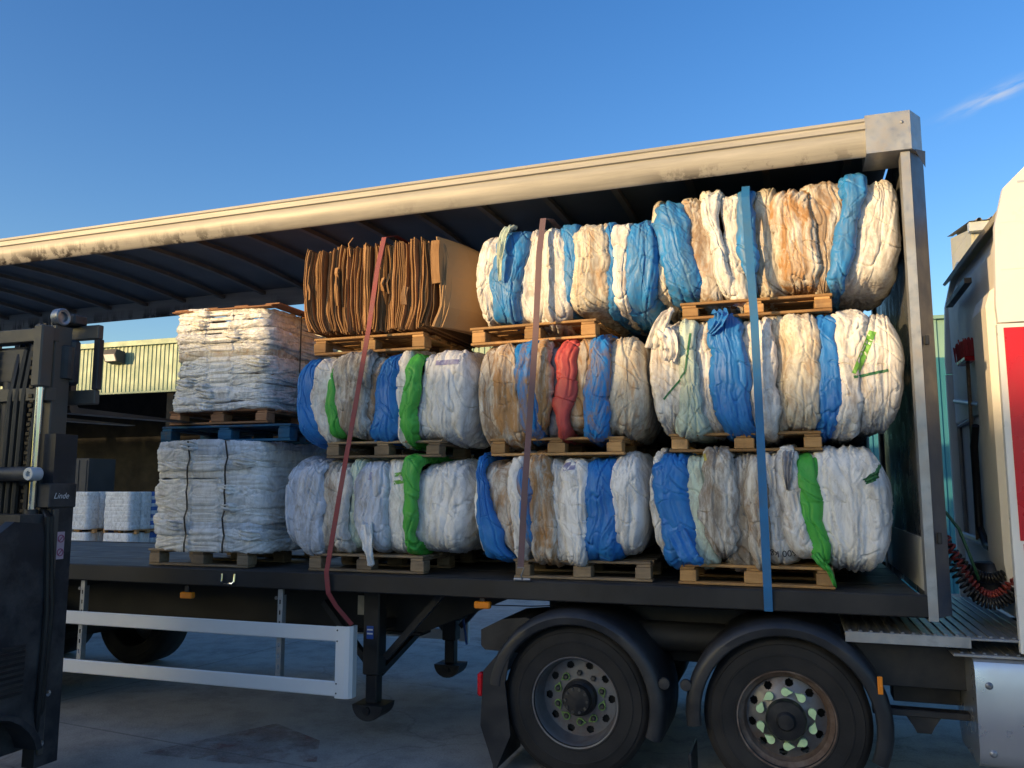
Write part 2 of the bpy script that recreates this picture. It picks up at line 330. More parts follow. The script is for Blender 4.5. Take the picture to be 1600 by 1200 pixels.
# ------------------------------------------------------------------ trailer
T = thing('curtainsider_trailer', (-6.8, 1.25, GZ), 'long black curtainsider trailer with open side and bare deck, loaded with bales', 'trailer')
DZ = 1.238
LEN = 13.6
# deck boards, lengthwise
M['deck'] = plain('deck_boards', (.045, .046, .05), .55, 0, .4, 2.2, (.10, .09, .085), .5)
nb = 8
for i in range(nb):
    y0 = .05+i*2.4/nb
    obj('deck_board', B(-LEN+.05, -.06, y0+.002, y0+2.4/nb-.002, DZ-.035, DZ-.001-.002*(i % 2), c=.002), M['deck'], T)
for ya, yb in ((0, .05), (2.45, 2.5)):
    obj('side_rave', MB().prism([(ya, DZ+.004), (yb, DZ+.004), (yb, DZ-.13), (ya, DZ-.13)] if ya else [(.05, DZ+.004), (.006, DZ+.004), (0, DZ-.004), (0, DZ-.122), (.008, DZ-.13), (.05, DZ-.13)], 0, -LEN, 0), M['rave'], T)
for y in (.78, 1.62):
    mb = MB()
    mb.prism([(-LEN, DZ-.04), (-.1, DZ-.04), (-.1, 1.02), (-2.95, 1.02), (-3.72, .70), (-LEN, .70)], 1, y, y+.10)
    mb.box(-LEN, -3.72, y-.05, y+.15, .68, .705)
    obj('chassis_beam', mb, M['blackdull'], T)
for i in range(22):
    x = -.5-i*.6
    obj('cross_member', B(x, x+.05, .06, 2.44, DZ-.12, DZ-.04), M['blackdull'], T)
# bulkhead and front posts
obj('bulkhead', B(.0, .04, .1, 2.4, DZ-.05, 4.275), M['panel'], T)
for k in range(4): obj('bulkhead_rib', B(.04, .09, .4+k*.52, .5+k*.52, DZ, 4.0), M['bluepost'], T)
for s in (0, 1):
    f = (lambda y: y) if s == 0 else (lambda y: 2.5-y)
    obj('front_post', MB().prism([(-.025, f(-.002)), (.03, f(-.002)), (.03, f(.05)), (-.015, f(.055)), (-.015, f(.11)), (-.025, f(.11))], 2, 1.09, 4.05), M['galv'], T)
    p = obj('front_corner', MB().prism([(.032, f(0.001)), (.13, f(.17)), (.13, f(.22)), (.032, f(.16))], 2, 1.11, 4.05), M['bluepost'], T)
    obj('curtain_clip', B(.05, .075, *sorted((f(.0), f(.03))), 2.78, 2.84), M['black'], p); obj('curtain_clip', B(.05, .075, *sorted((f(.0), f(.03))), 1.55, 1.62), M['black'], p)
    cp = obj('corner_cap', MB().prism([(-.23, f(-.03)), (.04, f(-.03)), (.12, f(.11)), (.12, f(.3)), (-.23, f(.3))], 2, 4.055, 4.315), M['galv'], T)
    obj('rivet', MB().lathe([(.012, 0), (.009, -.006), (0, -.008)], (-.01, f(-.03), 4.24), 1, 10), M['steel'], cp)
    if s == 0: obj('cap_flap', MB().add([(.06, .0, 4.06), (.13, .06, 4.06), (.125, .06, 3.95), (.06, .003, 4.06), (.13, .063, 4.06), (.125, .063, 3.95)], [(0, 1, 2), (5, 4, 3), (0, 3, 4, 1), (1, 4, 5, 2), (2, 5, 3, 0)]), M['bluepost'], cp)
obj('kick_plate', B(-.012, -.003, .12, 2.38, DZ+.005, DZ+.34), M['alu'], T)
# roof rails: extruded profile rising slightly to the front
def rail(ys, name):
    prof = [(.034, -.002), (.045, -.004), (.06, .02), (.06, .215), (.02, .235), (-.028, .235), (-.03, .215), (-.018, .208), (-.018, .196), (-.034, .19), (-.034, .162), (-.016, .156), (-.020, .135), (-.022, .11), (-.017, .08), (-.006, .05), (.008, .025), (.022, .008)]
    mb = MB(); n = len(prof); xs = np.linspace(-LEN, -.225, 24)
    vs = [(x, ys(y), 4.065+x*.0095+z) for x in xs for y, z in prof]
    fs = [(i*n+k, i*n+(k+1) % n, (i+1)*n+(k+1) % n, (i+1)*n+k) for i in range(len(xs)-1) for k in range(n)]+[tuple(range(n)), tuple(range(len(vs)-n, len(vs)))]
    return obj(name, mb.add(vs, fs), M['rail'], T, True)
rail(lambda y: y, 'roof_rail'); rail(lambda y: 2.5-y, 'roof_rail')
def rz(x): return 4.065+x*.0095
xs = np.linspace(-LEN, .0, 12); rf = MB()
ys_ = np.linspace(.06, 2.44, 9)
vs = [(x, y, rz(x)+.205+.05*math.sin(math.pi*j/8)+dz) for dz in (0, .012) for x in xs for j, y in enumerate(ys_)]
n9 = len(xs)*9; fs = []
for i in range(len(xs)-1):
    for j in range(8):
        q = (i*9+j, i*9+j+1, i*9+10+j, i*9+9+j); fs.append(q[::-1]); fs.append(tuple(k+n9 for k in q))
obj('roof_sheet', rf.add(vs, fs), M['roofin'], T)
for i in range(23):
    x = -.3-i*.572; mb = MB()
    mb.ribbon([(x, y, rz(x)+.165+.05*math.sin(math.pi*(y-.06)/2.38)) for y in np.linspace(.06, 2.44, 9)], (1, 0, 0), .05, .04)
    obj('roof_bow', mb, M['bow'], T)
# far side curtain gathered at the front
mb = MB(); nx = 150; vs = []
for i in range(nx):
    x = -3.1+i*3.0/(nx-1); y = 2.47+.05*math.sin(i*.55)+.02*math.sin(i*1.7)
    for z in (DZ-.1, 2.2, 3.2, 4.05): vs.append((x, y+.012*math.sin(i*.9+z*2), z))
mb.add(vs, [(i*4+k, i*4+k+1, i*4+5+k, i*4+4+k) for i in range(nx-1) for k in range(3)])
obj('gathered_curtain', mb, M['curtain'], T, 'all')
# side guard
def guard(ysign):
    y = .03 if ysign else 2.47
    o = obj('side_guard', MB().box(-9.2, -4.09, y-.012, y+.012, .735, .845, .008), M['alu'], T)
    obj('guard_rail', MB().box(-9.2, -4.09, y-.012, y+.012, .335, .445, .008), M['alu'], o)
    d = .05 if ysign else -.05
    e = MB().prism([(-4.095, y-d*.3), (-4.02, y-d*.3), (-3.985, y-d*.1), (-3.965, y+d*.4), (-3.965, y+d*1.6), (-3.985, y+d*1.6), (-3.985, y+d*.5), (-4.0, y+d*.1), (-4.03, y-d*.05), (-4.095, y-d*.05)], 2, .325, .85)
    e = obj('end_cap', e, M['alu'], o)
    if ysign:
        for z in (.36, .43, .74, .82): obj('rivet', MB().lathe([(.007, 0), (.005, -.004), (0, -.005)], (-4.083, y-.015, z), 1, 8), M['nut'], e)
    for x in (-4.62, -6.6, -8.6):
        mb = MB(); yb = y+(.04 if ysign else -.04)
        zs = [1.1]+[q for k in range(9) for q in (1.02-k*.082, .987-k*.082)]+[.34]
        for a, b in zip(zs[0::2], zs[1::2]): mb.box(x-.02, x+.02, yb-.022, yb-.018, b, a, .0005)
        for sx in (-.02, .007): mb.box(x+sx, x+sx+.013, yb-.0215, yb-.0185, .34, 1.1, .0005)
        mb.box(x+.02, x+.024, yb-.022, yb+.03, .34, 1.1, .001)
        br = obj('bracket', mb, M['galv'], o)
        obj('bolt', MB().lathe([(.014, 0), (.014, -.012), (0, -.012)], (x-.045, yb+.0, 1.03), 1, 6), M['steel'], br)
        obj('arm', MB().beam((x, yb, 1.08), (x, yb+(.7 if ysign else -.7), 1.08), .05, .05), M['blackdull'], br)
guard(True); guard(False)
# landing legs
def leg(y, sgn):
    o = obj('landing_leg', MB().box(-4.07, -3.93, y-.07, y+.07, .42, 1.2, .01).box(-4.05, -3.95, y-.05, y+.05, .2, .42, .008), M['black'], T)
    foot = []
    for k in range(13):
        a = math.pi*k/12; foot.append((-4.0+.13*math.cos(a), .20-.12*math.sin(a)))
    obj('foot', MB().prism(foot, 1, y-.11, y+.11), M['black'], o)
    obj('pin', MB().lathe([(.03, 0), (.03, -.02), (0, -.02)], (-4.0, y-.11, .16), 1, 12), M['black'], o)
    obj('brace', MB().beam((-3.9, y, .55), (-3.4, y, 1.08), .05, .05), M['black'], o)
    obj('brace', MB().beam((-4.05, y, .5), (-4.5, y+.05*sgn, .95), .05, .05), M['black'], o)
    return o
l1 = leg(.46, 1); l2 = leg(2.04, -1)
stk = obj('sticker', B(-4.035, -3.975, .385, .389, .70, .80, .001), M['sticker'], l1)
for z in (.735, .765): obj('sticker_line', B(-4.03, -3.98, .383, .3845, z, z+.012, .0005), M['white'], stk)
obj('cross_brace', MB().beam((-4.0, .5, .78), (-4.0, 2.0, .78), .06, .07), M['black'], T)
obj('cross_brace', MB().beam((-3.97, .5, .42), (-3.97, 2.0, .85), .05, .05), M['black'], T)
obj('cross_brace', MB().beam((-3.99, 1.25, 1.0), (-3.99, 2.0, .82), .05, .05), M['black'], T)
obj('crank_handle', MB().tube([(-3.85, 2.05, 1.05), (-3.80, 2.0, .8), (-3.84, 1.95, .66), (-3.80, 1.95, .4)], .012), M['sticker'], T)
pl = obj('maker_plate', B(-4.33, -4.18, .765, .769, .82, .98, .002), M['plate'], T)
for x, z in ((-5.5, 1.02), (-2.92, 1.055), (-8.3, 1.02)):
    o = obj('marker_lamp', B(x-.06, x+.06, .02, .07, z-.025, z+.025, .008), M['amber'], T); obj('lamp_bracket', B(x-.02, x+.02, .03, .06, z+.025, z+.08), M['black'], o)
obj('lamp_cable', MB().tube([(-2.86, .06, 1.055), (-2.6, .2, 1.04), (-2.3, .3, 1.05), (-2.2, .5, 1.08)], .004, 5), M['hoseK'], T)
# lashing ring in the rave
lr = MB().tube([(-5.13, -.006, 1.21), (-5.13, -.012, 1.15), (-5.11, -.012, 1.135), (-5.03, -.012, 1.135), (-5.01, -.012, 1.15), (-5.01, -.006, 1.21)], .008, 6)
obj('lashing_ring', lr, M['chrome'], T, True)
# wheels (trailer bogie)
def tyre_prof(w, r, rr): return [(rr, 0), (rr+.012, -.012), (rr+.022, -.014), (rr+.026, -.010), (rr+.07, -.017), (rr+.10, -.019), (rr+.104, -.023), (rr+.112, -.023), (rr+.116, -.018), (r-.06, -.012), (r-.05, -.012), (r-.046, -.004), (r-.03, .0), (r-.018, .012), (r, .035), (r, w-.035), (r-.018, w-.012), (r-.06, w+.012), (rr+.1, w+.018), (rr+.02, w+.012), (rr, w)]
for x in (-7.85, -9.16, -10.47):
    for y in (.12, 2.0):
        w = obj('wheel', MB().lathe(tyre_prof(.38, .5, .29), (x, y, GZ+.5), 1, 48, True), M['tyre'], T, True)
        obj('rim', MB().lathe([(.29, .0), (.275, .02), (.27, .10), (.22, .13), (.12, .13), (.11, .05), (0, .05)] if y < 1 else [(.29, .38), (.275, .36), (.27, .28), (.22, .25), (.12, .25), (.11, .33), (0, .33)], (x, y, GZ+.5), 1, 32, cap=False), M['rim'], w, True)
    obj('axle', MB().tube([(x, .3, GZ+.5), (x, 2.2, GZ+.5)], .07, 10), M['blackdull'], T)

# ------------------------------------------------------------------ pallets
_pm = {}
def pmesh(k, a, b, c):
    if k not in _pm: _pm[k] = MB().box(-a/2, a/2, -b/2, b/2, -c/2, c/2, .004).mesh(k)
    return _pm[k]
def pallet(loc, label, mat='wood', rz=0, h=.138, w=1.0, d=1.14, group='wooden pallets under the bales', skew=True):
    t = thing('pallet', loc, label, 'pallet', group, rz)
    rr = random.Random(sum(map(ord, label)))
    def pc(nm, a, b, c, x, y, z, r=0):
        me = pmesh('%s_%s_%.3f_%.3f_%.3f' % (nm, mat, a, b, c), a, b, c)
        if not me.materials: me.materials.append(M[mat])
        o = bpy.data.objects.new(nm, me); COL.objects.link(o); o.parent = t; o.location = (x, y, z); o.rotation_euler = (0, 0, r)
    bt, st, bb = .02, .02, .02; bh = h-bt-st-bb
    for i, x in enumerate((-w/2+.06, 0, w/2-.06)):
        for y in (-d/2+.06, 0, d/2-.06): pc('block', .11+.02*(i == 1), .12, bh-.001, x+rr.uniform(-.01, .01), y, bb+bh/2, rr.uniform(-.03, .03))
    for y in (-d/2+.055, 0, d/2-.055): pc('base_board', w, .1, bb-.001, 0, y, bb/2)
    for x in (-w/2+.06, 0, w/2-.06): pc('stringer_board', .10, d-.01, st-.001, x, 0, bb+bh+st/2)
    for k in range(7): pc('deck_board', w+rr.uniform(-.012, .012), .115, bt-.001, rr.uniform(-.008, .008), -d/2+.0575+k*(d-.115)/6, bb+bh+st+bt/2, rr.uniform(-.006, .006))
    return t
Yf = .14+.57
PAL = [((-1.035, Yf, DZ+.004), 'wooden pallet on the deck under the bale nearest the bulkhead', 'wood', .0, .138),
 ((-2.24, Yf+.02, DZ+.004), 'wooden pallet on the deck under the bale where the purple strap is hooked', 'woodgrey', .04, .138),
 ((-3.935, Yf, DZ+.004), 'wooden pallet on the deck behind the red strap', 'woodgrey', .0, .138),
 ((-5.50, Yf, DZ+.004), 'weathered pallet on the deck under the lower flat-layered white bale', 'woodgrey', .0, .138),
 ((-1.07, Yf, 2.135), 'wooden pallet between the bottom and middle bales nearest the bulkhead', 'wood', -.01, .13),
 ((-2.40, Yf, 2.125), 'wooden pallet under the bale with the red bag', 'wood', .01, .13),
 ((-3.80, Yf, 2.125), 'wooden pallet under the bale that starts with a big blue bag at left', 'woodgrey', .0, .13),
 ((-0.975, Yf, 3.065), 'orange-brown pallet under the topmost bale nearest the bulkhead', 'wood', .0, .12),
 ((-2.545, Yf, 2.975), 'light wooden pallet under the top bale left of the tallest one', 'wood', -.06, .138),
 ((-3.935, Yf, 2.965), 'wooden pallet under the brown cardboard bale', 'wood', -.02, .138),
 ((-5.29, Yf+.0, 2.275), 'dark blue painted pallet between the two flat-layered white bales', 'woodblue', .0, .14),
 ((-5.36, Yf, 2.424), 'brown pallet with fork tips in it, under the upper flat-layered white bale', 'woodred', .0, .125)]
for loc, lab, m, r, h in PAL:
    pallet(loc, lab, m, r, h, w=1.3 if 'blue painted' in lab else 1.0)

# ------------------------------------------------------------------ bags
def quad3(a, t):      # smooth curve through values at t = 0, .5, 1
    return a[0]*(2*(t-.5)*(t-1))+a[1]*(-4*t*(t-1))+a[2]*(2*t*(t-.5))
def bag_mesh(name, Lw, Rw, z0, z1, y0, y1, endL, endR, seed, nu=26, nv=190, amp=1., npow=3.6, flat=False, inset=.09):
    """a squashed bag: a closed loop in the depth plane swept across its own width, with folds"""
    rs = np.random.RandomState(seed)
    a0, b0 = (y1-y0)/2, (z1-z0)/2; yc, zc = (y1+y0)/2, (z1+z0)/2
    th = np.linspace(0, 2*np.pi, 1600, endpoint=False)
    py = np.sign(np.cos(th))*np.abs(np.cos(th))**(2/npow); pz = np.sign(np.sin(th))*np.abs(np.sin(th))**(2/npow)
    ds = np.hypot(np.diff(np.append(py, py[0]))*a0, np.diff(np.append(pz, pz[0]))*b0)
    wgt = np.where(py < -.75, 1.0, np.where(py < .0, .5, .13)) if not flat else np.where(pz < -.6, 1.0, np.where(py > .6, .6, .2))
    cw = np.concatenate([[0], np.cumsum(ds*wgt)]); sa = np.concatenate([[0], np.cumsum(ds)])
    tgt = np.linspace(0, cw[-1], nv, endpoint=False); fi = np.interp(tgt, cw, np.arange(len(cw)))
    sarc = np.interp(fi, np.arange(len(sa)), sa); thv = fi/len(th)*2*np.pi
    py = np.sign(np.cos(thv))*np.abs(np.cos(thv))**(2/npow); pz = np.sign(np.sin(thv))*np.abs(np.sin(thv))**(2/npow)
    u = np.linspace(-1, 1, nu)
    U, PY = np.meshgrid(u, py, indexing='ij'); _, PZ = np.meshgrid(u, pz, indexing='ij'); _, S = np.meshgrid(u, sarc, indexing='ij')
    au = np.abs(U); isend = ((U < 0) & endL) | ((U > 0) & endR)
    ci = 1-np.sqrt(1-np.minimum(au, .9995)**3.4)
    KE = .42; ae = np.clip((au-KE)/(1-KE), 0, .99); ce = np.cos(ae*np.pi/2)
    SZ = np.where(isend, ce**.55, 1-inset/b0*ci); SY = np.where(isend, ce**.34, 1-inset/a0*ci)
    SX = np.where(isend, np.sign(U)*np.where(au < KE, au, KE+(1-KE)*np.sin(ae*np.pi/2)), U*(1.20 if not flat else 1.45))
    Yp = yc+PY*a0*SY; Zp = zc+PZ*b0*SZ
    if flat:
        X = Yp; # loop lies in plan: PY -> x, PZ -> y ; width runs in z
        lo, hi = Lw, Rw; t = np.clip((X-y0)/(y1-y0), 0, 1)
        W = (quad3(lo, t)+quad3(hi, t))/2+SX*(quad3(hi, t)-quad3(lo, t))/2
        P = np.stack([X, Zp, W], -1)
        wide = W
    else:
        t = np.clip((z1-Zp)/(z1-z0), 0, 1); l, r = quad3(Lw, t), quad3(Rw, t); sq = seed % 61
        l = l+(0 if endL else 1)*(.030*pn(t*3, t*0+.3, sq)+.012*pn(t*9, t*0+.7, sq)); r = r+(0 if endR else 1)*(.030*pn(t*3, t*0+.3, sq+7)+.012*pn(t*9, t*0+.7, sq+9))
        mid = (l+r)/2; hw = np.maximum((r-l)/2, .012)
        X = mid+SX*hw+.010*pn(S*3.5, S*0+.3, seed % 53)*(~isend); P = np.stack([X, Yp, Zp], -1); wide = X
    du = np.gradient(P, axis=0); dv = np.roll(P, -1, 1)-np.roll(P, 1, 1)
    N = np.cross(du, dv); N /= np.linalg.norm(N, axis=-1, keepdims=True)+1e-9
    cen = P.mean(axis=1, keepdims=True)
    if ((N*(P-cen)).sum(-1)).mean() < 0: N = -N
    sd = seed % 97
    # the loop closes on itself: blend the noise over the seam, which lies at the back
    a = wide; b = S
    w1 = .07*pn(a*4, b*2, sd); w2 = .06*pn(a*3, b*3, sd+5)
    sl = rs.uniform(-.25, .25, 4)
    def crease(n, w): return np.exp(-(np.abs(n)/w))
    f = 1.7 if flat else 1.
    n1 = pn((a+w1+b*sl[0])*13*f, b*1.1, sd+1); n2 = pn((a+w2+b*sl[1])*20*f, b*2.0+w1*4, sd+2)
    n3 = pn((a+w1*1.5+b*sl[2])*33*f, b*4.0, sd+3); n4 = pn((a+b*(.5+sl[3])+w2)*12, (b-a*.5)*3.2, sd+4)
    n6 = pn((a-b*(.6+sl[3])+w1)*11, (b+a*.5)*3.0, sd+8); n5 = pn((a+w2)*52*f, b*9, sd+7); n0 = pn(a*3.5, b*1.6, sd+6)
    msk = np.clip(.55+1.1*pn(a*4, b*3, sd+9), 0, 1.3)
    def fold(n, k): return np.abs(((n*k+4) % 2)-1)-.5
    if flat: d = .020*n0+.013*fold(n1, 1.6)-.010*crease(n1, .07)+msk*(.010*fold(n2, 1.7)-.006*crease(n2, .09))+.009*fold(n4, 1.6)*msk+.008*fold(n6, 1.6)*(1.3-msk)-.006*crease(n6, .04)+.0045*fold(n3, 1.6)+.0016*n5
    else:
        # folds run with the bag: measured across its own width, so they fan in and out where it tapers
        hwm = float(np.mean(hw)); a = SX*hwm+sd*.37
        w1 = .030*pn(a*3, b*1.5, sd); w2 = .035*pn(a*3, b*2.2, sd+5); msk = np.clip(.5+1.7*pn(a*5, b*2.5, sd+9), 0, 1.4)
        n1 = pn((a+w1+b*sl[0]*.3)*9, b*.8, sd+1); n2 = pn((a+w2+b*sl[1]*.6)*20, b*1.3, sd+2); n3 = pn((a+w1+b*sl[2])*38, b*2.4, sd+3)
        n4 = pn((a+b*(.5+sl[3])+w2)*9, (b-a*.5)*2.6, sd+4); n6 = pn((a-b*(.6+sl[3])+w1)*9, (b+a*.5)*2.4, sd+8)
        d = .016*n0+.022*fold(n1, 1.3)-.024*crease(n1, .05)+(.2+msk)*(.016*fold(n2, 1.3)-.013*crease(n2, .05))+msk*(.010*fold(n3, 1.3)-.006*crease(n3, .07))+.013*fold(n4, 1.2)*msk-.019*crease(n4, .025)*msk+.012*fold(n6, 1.2)*(1.4-msk)-.019*crease(n6, .025)*(1.4-msk)+.0015*n5
        d = d*(.75+.75*np.abs(PZ)**3)+.012*np.where(PY < 0, 1-PZ**2, 0)*np.where(isend, .4, 1)
    d = d*amp
    d = np.where(isend & (au > .9), d*(1-au)*10, d)
    P = P+N*d[..., None]
    vs = P.reshape(-1, 3)
    i = np.arange(nu-1)[:, None]; j = np.arange(nv)[None, :]; j2 = (j+1) % nv
    q = np.stack([i*nv+j+0*i, i*nv+j2, (i+1)*nv+j2, (i+1)*nv+j+0*i], -1).reshape(-1, 4)
    me = bpy.data.meshes.new(name)
    me.vertices.add(len(vs)); me.vertices.foreach_set('co', vs.astype(np.float32).ravel())
    me.loops.add(q.size); me.loops.foreach_set('vertex_index', q.astype(np.int32).ravel())
    me.polygons.add(len(q)); me.polygons.foreach_set('loop_start', np.arange(0, q.size, 4, dtype=np.int32)); me.polygons.foreach_set('loop_total', np.full(len(q), 4, dtype=np.int32))
    me.polygons.foreach_set('use_smooth', np.ones(len(q), dtype=bool)); me.update(calc_edges=True); me.validate()
    return me
BAGLAB = {'b': 'bright blue bag', 'bsun': 'blue bag in a painted sunlit tone', 'bb': 'blue bag smeared with brown mud', 'g': 'bright green bag', 'r': 'red bag', 'o': 'orange-stained bag', 'wo': 'white bag with orange stains', 'pg': 'pale green bag', 'gy': 'grey bag', 'wg': 'white bag black with grime'}
def bale(label, px, xw, z0, z1, bags, y0=.08, y1=1.22, seed=1, nu=26, nv=250, loose=True, mats=None):
    """px: left and right edge in the tracing units, xw: the same in metres; bags: (key, right edge at top, middle, bottom)"""
    xw = (xw[0]+.025, xw[1]-.025)
    sc = (xw[1]-xw[0])/(px[1]-px[0]); base = Vector(((xw[0]+xw[1])/2, (y0+y1)/2, z0))
    t = thing('bale', base, label, 'bale', 'bales of used bulk bags')
    rs = random.Random(seed); L = (px[0],)*3; out = []
    for i, (k, a, m, b) in enumerate(bags):
        Rr = (a, m, b); eL, eR = i == 0, i == len(bags)-1
        lw = [xw[0]+(q-px[0])*sc-base.x for q in L]; rw = [xw[0]+(q-px[0])*sc-base.x for q in Rr]
        width = max(r-l for l, r in zip(lw, rw)); n_u = max(14, min(64, int(width/.0052)))
        if nu < 20: n_u = max(8, n_u//2)
        if eL: lw = [lw[0]+.05, lw[1]+.0, lw[2]+.07]
        if eR: rw = [rw[0]-.05, rw[1]-.0, rw[2]-.07]
        dy = (-.025 if i % 2 else .035)+rs.uniform(-.02, .02)
        if k in ('b', 'g', 'r', 'bsun', 'bb'): dy = rs.uniform(-.045, .0)
        me = bag_mesh('bag', lw, rw, rs.uniform(-.06, .04), z1-z0+rs.uniform(-.04, .03), y0-base.y+dy, y1-base.y, eL, eR, seed*31+i*7, n_u, nv, npow=4.4 if (eL or eR) else rs.uniform(5, 7.5), inset=rs.uniform(.045, .07))
        o = obj('bag', me, F[k], t); out.append(o)
        if k in BAGLAB: o['label'] = BAGLAB[k]
        L = Rr
    return t, out
bales = {}
bales['BR'] = bale('bottom bale, blue bag at left and bright green bag at right, behind the blue strap', (1008, 1392), (-1.75, -.14), 1.385, 2.145,
 [('w', 1030, 1032, 1048), ('b', 1078, 1073, 1095), ('pg', 1108, 1105, 1115), ('wg', 1144, 1146, 1146), ('wg', 1176, 1176, 1184), ('wb', 1197, 1200, 1196), ('w', 1220, 1227, 1245), ('w', 1247, 1250, 1277), ('g', 1274, 1284, 1295), ('wc', 1392, 1392, 1392)], seed=11)
bales['BM'] = bale('bottom bale with two slanting blue bags, above the hook of the purple strap', (733, 1018), (-3.05, -1.72), 1.385, 2.125,
 [('wc', 747, 745, 756), ('b', 752, 766, 805), ('wb', 800, 801, 812), ('wc', 815, 819, 831), ('bb', 837, 836, 850), ('wo', 856, 873, 872), ('w', 886, 890, 900), ('wc', 928, 924, 920), ('b', 965, 968, 968), ('wc', 1018, 1018, 1018)], seed=12)
bales['BL'] = bale('bottom bale of white bags with one narrow green bag, behind the red strap', (437, 735), (-4.69, -3.04), 1.385, 2.125,
 [('lb', 478, 465, 475), ('lb', 504, 505, 502), ('wg', 525, 531, 530), ('w', 549, 547, 547), ('pg', 563, 567, 575), ('lb', 600, 606, 606), ('wc', 639, 643, 648), ('g', 663, 659, 654), ('wc', 735, 735, 735)], seed=13)
bales['MR'] = bale('middle bale with loose flap at top left and two blue bags, behind blue strap', (1008, 1408), (-1.73, -.02), 2.265, 3.07,
 [('w', 1066, 1064, 1056), ('pg', 1089, 1087, 1106), ('w', 1121, 1117, 1136), ('b', 1162, 1164, 1181), ('w', 1185, 1185, 1189), ('w', 1209, 1209, 1215), ('be', 1237, 1237, 1232), ('be', 1275, 1279, 1270), ('b', 1307, 1311, 1297), ('w', 1345, 1340, 1330), ('w', 1408, 1408, 1408)], seed=14)
bales['MM'] = bale('middle bale stained orange with a red bag in it, behind the purple strap', (737, 1015), (-3.04, -1.70), 2.255, 2.965,
 [('wb', 778, 770, 787), ('wo', 810, 817, 826), ('bb', 842, 844, 851), ('o', 862, 862, 858), ('gy', 883, 880, 876), ('r', 912, 899, 887), ('o', 934, 926, 912), ('bb', 964, 955, 951), ('be', 1015, 1015, 1015)], seed=15)
bales['ML'] = bale('middle bale, big blue bag at left end and two green bags, behind red strap', (458, 742), (-4.59, -3.01), 2.255, 2.96,
 [('b', 499, 487, 514), ('w', 529, 519, 520), ('g', 533, 530, 546), ('wg', 579, 576, 573), ('wb', 608, 595, 588), ('b', 633, 622, 636), ('wc', 646, 643, 640), ('g', 666, 658, 652), ('wc', 682, 680, 685), ('wc', 742, 742, 742)], seed=16)
bales['TR'] = bale('tallest top bale, cream and brown-stained bags with three blue ones, beside bulkhead', (1005, 1408), (-1.72, -.0), 3.185, 3.985,
 [('be', 1031, 1029, 1054), ('bsun', 1063, 1076, 1095), ('wb', 1091, 1110, 1129), ('w', 1128, 1134, 1148), ('w', 1162, 1159, 1168), ('bsun', 1187, 1181, 1187), ('be', 1219, 1219, 1232), ('wo', 1264, 1271, 1279), ('wb', 1327, 1316, 1297), ('bsun', 1356, 1342, 1316), ('w', 1408, 1408, 1408)], seed=17)
bales['TM'] = bale('top bale of cream bags with sunlit-toned blue ones, right of the cardboard bale', (735, 1040), (-3.05, -1.57), 3.115, 3.85,
 [('w', 788, 774, 774), ('bsun', 835, 812, 806), ('w', 858, 858, 855), ('w', 880, 890, 883), ('bsun', 912, 908, 905), ('be', 957, 956, 957), ('bsun', 966, 968, 971), ('w', 998, 989, 987), ('bsun', 1040, 1040, 1040)], seed=18)
# the second row, standing behind in the shade
back = [(-1.65, -.15, DZ, 1.385, 2.12, 'bottom row bale half hidden behind the bale nearest the bulkhead'), (-3.0, -1.66, DZ, 1.385, 2.11, 'bottom row bale half hidden behind the two-blue-bag bale'), (-4.4, -2.95, DZ, 1.385, 2.1, 'bottom row bale half hidden behind the narrow-green-bag bale'),
 (-1.62, -.1, 2.13, 2.265, 3.0, 'middle row bale in the dark behind the loose-flap bale'), (-3.0, -1.66, 2.12, 2.255, 2.93, 'middle row bale in the dark behind the red-bag bale'), (-4.35, -2.9, 2.12, 2.255, 2.92, 'middle row bale in the dark behind the big-blue-bag bale')]
for i, (xa, xb, zp, za, zb, lab) in enumerate(back):
    rs = random.Random(50+i); nb_ = 7; e = [1000*k/nb_+rs.uniform(-40, 40)*(k < nb_) for k in range(1, nb_+1)]
    bale(lab, (0, 1000), (xa, xb), za, zb, [(rs.choice(['w', 'wg', 'gy', 'b', 'lb', 'dk', 'w']) if k < nb_-1 else 'gy', e[k], e[k]+rs.uniform(-15, 15)*(k < nb_-1), e[k]) for k in range(nb_)], 1.31, 2.40, 60+i, 16, 80)
    pallet(((xa+xb)/2, 1.86, zp+.004), 'far pallet below '+lab.replace(' half hidden', '').replace(' in the dark', '').replace('-bag', '').replace(' row', ''), 'woodgrey', 0, za-zp-.006)
